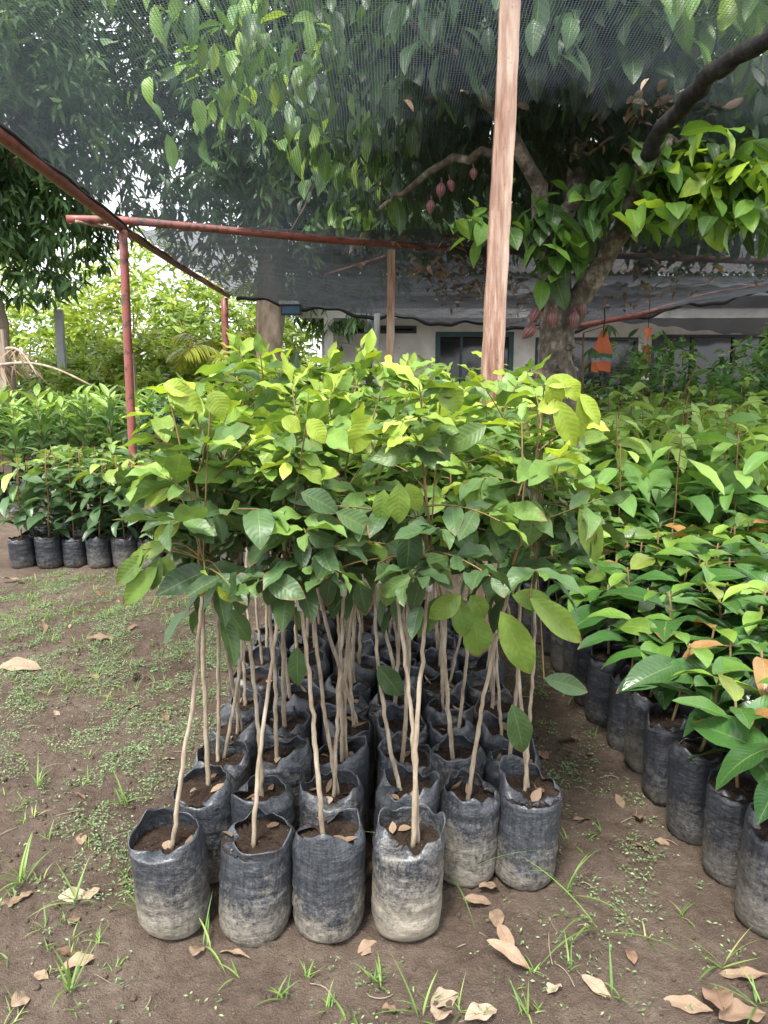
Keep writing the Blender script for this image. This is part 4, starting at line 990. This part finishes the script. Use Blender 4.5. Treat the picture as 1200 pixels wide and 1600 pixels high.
hero_t = [(195, 1265, 9, .13, 'grass tuft with bent blades left of the front bags'), (35, 1390, 12, .15, 'thick grass clump at the lower left edge'), (120, 1420, 9, .15, 'grass tuft with one long arching blade near the front left bag'), (215, 1430, 6, .11, 'short grass tuft touching the front left bag'), (60, 1240, 9, .12, 'grass clump at the left edge above the others'),
          (110, 1560, 9, .16, 'sprawling grass clump in the lower left corner'), (440, 1560, 8, .07, 'small grass tuft below the second front bag'), (595, 1540, 7, .10, 'narrow grass tuft below the third front bag'), (548, 1585, 4, .17, 'long bladed grass at the bottom beneath the third bag'), (655, 1590, 5, .17, 'tall grass blade at the bottom beneath the fourth bag'),
          (700, 1375, 6, .38, 'tall arching grass blades between the fourth and fifth bags'), (885, 1400, 6, .22, 'grass right of the end bag with a bent blade'), (935, 1455, 6, .30, 'tall leaning grass stalk in the right aisle'), (888, 1520, 4, .10, 'small grass sprig in the aisle foreground'), (1130, 1510, 6, .14, 'grass sprig below the right dark bags'), (822, 1590, 6, .12, 'grass tuft at the bottom beside the curled leaves'), (960, 1560, 5, .13, 'branching grass sprig at the bottom right'), (1185, 1570, 6, .14, 'grass in the bottom right corner'), (320, 1480, 4, .13, 'thin grass between the first and second front bags'), (370, 1530, 4, .07, 'tiny grass sprig beneath the second front bag')]
for (u, v, n, L, lb) in hero_t:
    p = at(u, v, z=0); m = MB(); tuft(m, rng, 0, 0, n, L, .0065 if L > .12 else .005, .3, .45)
    tag(m.build('grass_tuft', GRASS, None, True, (p[0], p[1], float(ground_h(p[0], p[1])))), lb, 'grass tuft')
# clods and crumbs
m = MB(); r = np.random.default_rng(81)
base = []
for _ in range(16000):
    x, y = r.uniform(-2.4, 2.4), r.uniform(1.15, 4.2)
    if in_plot(np.array(x), np.array(y)): continue
    base.append((x, y))
base = np.array(base); n = len(base); s = .0016+.0080*r.random(n)**7
OCT = unit(np.array([[math.cos(a)*c, math.sin(a)*c, s__] for (c, s__) in ((.5, -.8), (1, 0), (.5, .8)) for a in np.linspace(0, 2*PI, 6, endpoint=False)]))
V = base[:, None, :].repeat(18, 1); V = np.concatenate([V, (ground_h(base[:, 0], base[:, 1])+s*.35)[:, None, None].repeat(18, 1)], -1)+OCT[None]*s[:, None, None]*r.uniform(.7, 1.25, (n, 18, 1))
Fq = []
for a in range(2):
    for b in range(6): Fq.append([a*6+b, a*6+(b+1) % 6, (a+1)*6+(b+1) % 6, (a+1)*6+b])
Fq += [[12, 13, 14, 15], [12, 15, 16, 17]]
Fq = (np.array(Fq)[None]+(np.arange(n)*18)[:, None, None]).reshape(-1, 4)
m.add(V, Fq, tone=np.repeat(r.random(n), 18)); tag(m.build('soil_crumbs', SOIL), 'small loose crumbs of soil and grit', 'soil', kind='stuff')
# straws and rootlets
m = MB()
for _ in range(260):
    x, y = r.uniform(-2, 2), r.uniform(1.2, 4)
    if in_plot(np.array(x), np.array(y)): continue
    a = r.random()*6.28; L = r.uniform(.03, .16); t_ = np.linspace(0, 1, 7); a2 = a+t_*r.normal(0, .9)
    px_ = x+np.cumsum(np.cos(a2))*L/7; py_ = y+np.cumsum(np.sin(a2))*L/7
    m.tube(np.stack([px_, py_, ground_h(px_, py_)+.003+.006*np.sin(t_*PI)], -1), r.uniform(.0008, .0018), 4, tone=.8)
tag(m.build('straw', DRY), 'dry straws and rootlets strewn on the soil', 'straw', kind='stuff')

# ------------------------------------------------------------------ dry leaves
def dry_leaf(p, az, L, W, tone, curl, label, group='dry leaves fallen on the soil', seed=0, cup=.28):
    r = np.random.default_rng(seed); m = MB(); d = np.array([math.cos(az), math.sin(az), .12*r.normal()])
    m.leaves(-d*L/2*np.array([1, 1, 0]), d, np.array([.25*r.normal(), .25*r.normal(), 1]), L, W, curl, cup, tone, r.random(1)*.7+.3, nv=16, nu=8, wave=.09, rng=r, peak=.48)
    m.tube([-d*L/2, -d*(L/2+L*.16)+[0, 0, .004]], .0012, 4, tone=tone)
    V = m.V[0]; lift = -V[:, 2].min()+.001
    return tag(m.build('dry_leaf', DRY, None, True, (p[0], p[1], float(ground_h(p[0], p[1]))+lift)), label, 'dry leaf', group)
DL = [(158, 998, .2, .19, .075, .45, 'large tan dry leaf lying on the green weeds at left'), (30, 1050, -.1, .26, .10, .66, 'very large pale dry leaf at the left edge'), (147, 1057, -.5, .10, .035, .3, 'small reddish dry leaf beneath the large tan one'), (20, 912, 0, .22, .08, .6, 'brown leaf lying below the left row of bags'),
      (127, 1253, -.3, .075, .028, .35, 'small brown oval leaf on bare soil at left'), (70, 985, -.9, .2, .06, .4, 'crumpled reddish leaf among dry grass at left'), (912, 1275, .1, .11, .045, .4, 'tan dry leaf in the aisle right of the end bag'), (765, 1390, .4, .085, .06, .5, 'dry leaf tucked against the foot of the end bag'),
      (748, 1417, .1, .11, .035, .4, 'folded brown leaf just below the fifth bag'), (776, 1438, 1.4, .10, .05, .55, 'upright pale crinkled leaf in the chain of leaves'), (790, 1478, -1.3, .11, .045, .5, 'pale leaf in the middle of the chain of leaves'), (798, 1515, -.4, .15, .045, .6, 'long curled pale leaf at the end of the chain'),
      (866, 1545, .8, .055, .05, .9, 'small round whitish leaf in the foreground'), (932, 1545, -.9, .105, .04, .75, 'pointed cream leaf at the lower right'), (986, 1496, 1.5, .07, .035, .15, 'small red brown leaf in the right aisle foreground'), (695, 1562, .4, .09, .065, .9, 'broad cream leaf at the bottom right of the fourth bag'),
      (752, 1592, .5, .11, .06, .85, 'cream leaf cut by the bottom edge'), (690, 1596, 1.2, .09, .06, .7, 'pale leaf at the bottom edge left of the cream one'), (1162, 1525, -.2, .14, .05, .5, 'tan leaf near the bottom right corner'), (1120, 1575, 1.3, .15, .08, .2, 'large brown leaf standing up in the corner heap'),
      (1160, 1590, .3, .16, .08, .35, 'brown crumpled leaf right in the corner heap'), (1075, 1575, -.5, .13, .05, .5, 'twisted leaf left in the corner heap'), (1003, 1322, -.6, .07, .03, .1, 'rusty brown leaf in the right aisle'), (1035, 1312, -.4, .06, .03, .5, 'pinkish crumpled leaf beside the dark bags'),
      (15, 1420, .6, .09, .04, .35, 'curled brown leaf at the left edge foreground'), (42, 1408, 1.0, .06, .03, .6, 'pale small leaf by the left grass clump'), (115, 1405, .1, .10, .05, .85, 'whitish leaf under the arching grass blade'), (145, 1405, .5, .06, .035, .7, 'pale leaf fragment beside the whitish leaf'), (118, 1446, 1.4, .06, .03, .35, 'small oval brown leaf standing on edge at left'),
      (105, 1500, -.2, .07, .03, .05, 'dark red leaf left of the first bag foot'), (125, 1515, .6, .10, .05, .6, 'crumpled beige leaf below the dark red one'), (35, 1575, 1.2, .07, .045, .7, 'yellowish leaf in the bottom left corner'), (65, 1535, -.3, .05, .03, .6, 'small tan leaf near the lower left grass'), (205, 1383, .2, .1, .03, .3, 'brown leaf behind the first bag at left'), (308, 1490, 1.4, .06, .045, .45, 'round grey brown leaf at the first bag foot'), (368, 1490, -.2, .11, .035, .6, 'flat pinkish leaf at the second bag foot'), (575, 1478, .7, .08, .05, .5, 'crumpled leaf between third and fourth bag feet'), (612, 1580, .4, .06, .035, .3, 'brown leaf half under the long grass blades'),
      (745, 1165, 0, .1, .04, .2, 'brown leaf in shade behind the end bag'), (885, 1162, .3, .13, .05, .1, 'dark reddish leaf beside the right dark bags'), (310, 990, .4, .12, .05, .3, 'brown leaf on the weeds left of the saplings')]
for k, (u, v, az, L, W, tn, lb) in enumerate(DL):
    dry_leaf(at(u, v, z=0), az, L*.88, W*.9, tn*.85, .25+.6*((k*37) % 10)/10*(1 if k % 3 else -1), lb, seed=200+k)
spots = []
while len(spots) < 68:
    x, y = rng.uniform(-2.6, 1.9), rng.uniform(1.3, 5.7)
    if in_plot(np.array(x), np.array(y)) or abs(x) > .54*y+.3: continue
    if rng.random() > (.8 if (x > .5 or y > 2.5) else .35): continue
    spots.append((y, x))
spots.sort(); cnts = {}
for k, (y, x) in enumerate(spots):
    L = rng.uniform(.035, .09); tn = rng.uniform(.05, .7)
    zone = 'in the right aisle' if x > .5 else ('in front of the bags' if x > -.7 else 'on the weedy ground at left')
    q = cnts.get(zone, 0); cnts[zone] = q+1
    num = (ORD[q] if q < 18 else ('twenty '+ORD[q-20] if 20 <= q < 29 else ('thirty '+ORD[q-30] if 30 <= q < 39 else ('forty '+ORD[q-40] if 40 <= q < 49 else ['nineteenth', 'twentieth', 'thirtieth', 'fortieth'][{18: 0, 19: 1, 29: 2, 39: 3}.get(q, 0)]))))
    dry_leaf((x, y), rng.random()*6.28, L, L*rng.uniform(.35, .55), tn, rng.uniform(-1.3, 1.3), f'{"dark" if tn < .3 else "tan"} small curled leaf {zone}, {num} counted from the camera', 'small dry leaves scattered on the soil', seed=500+k)
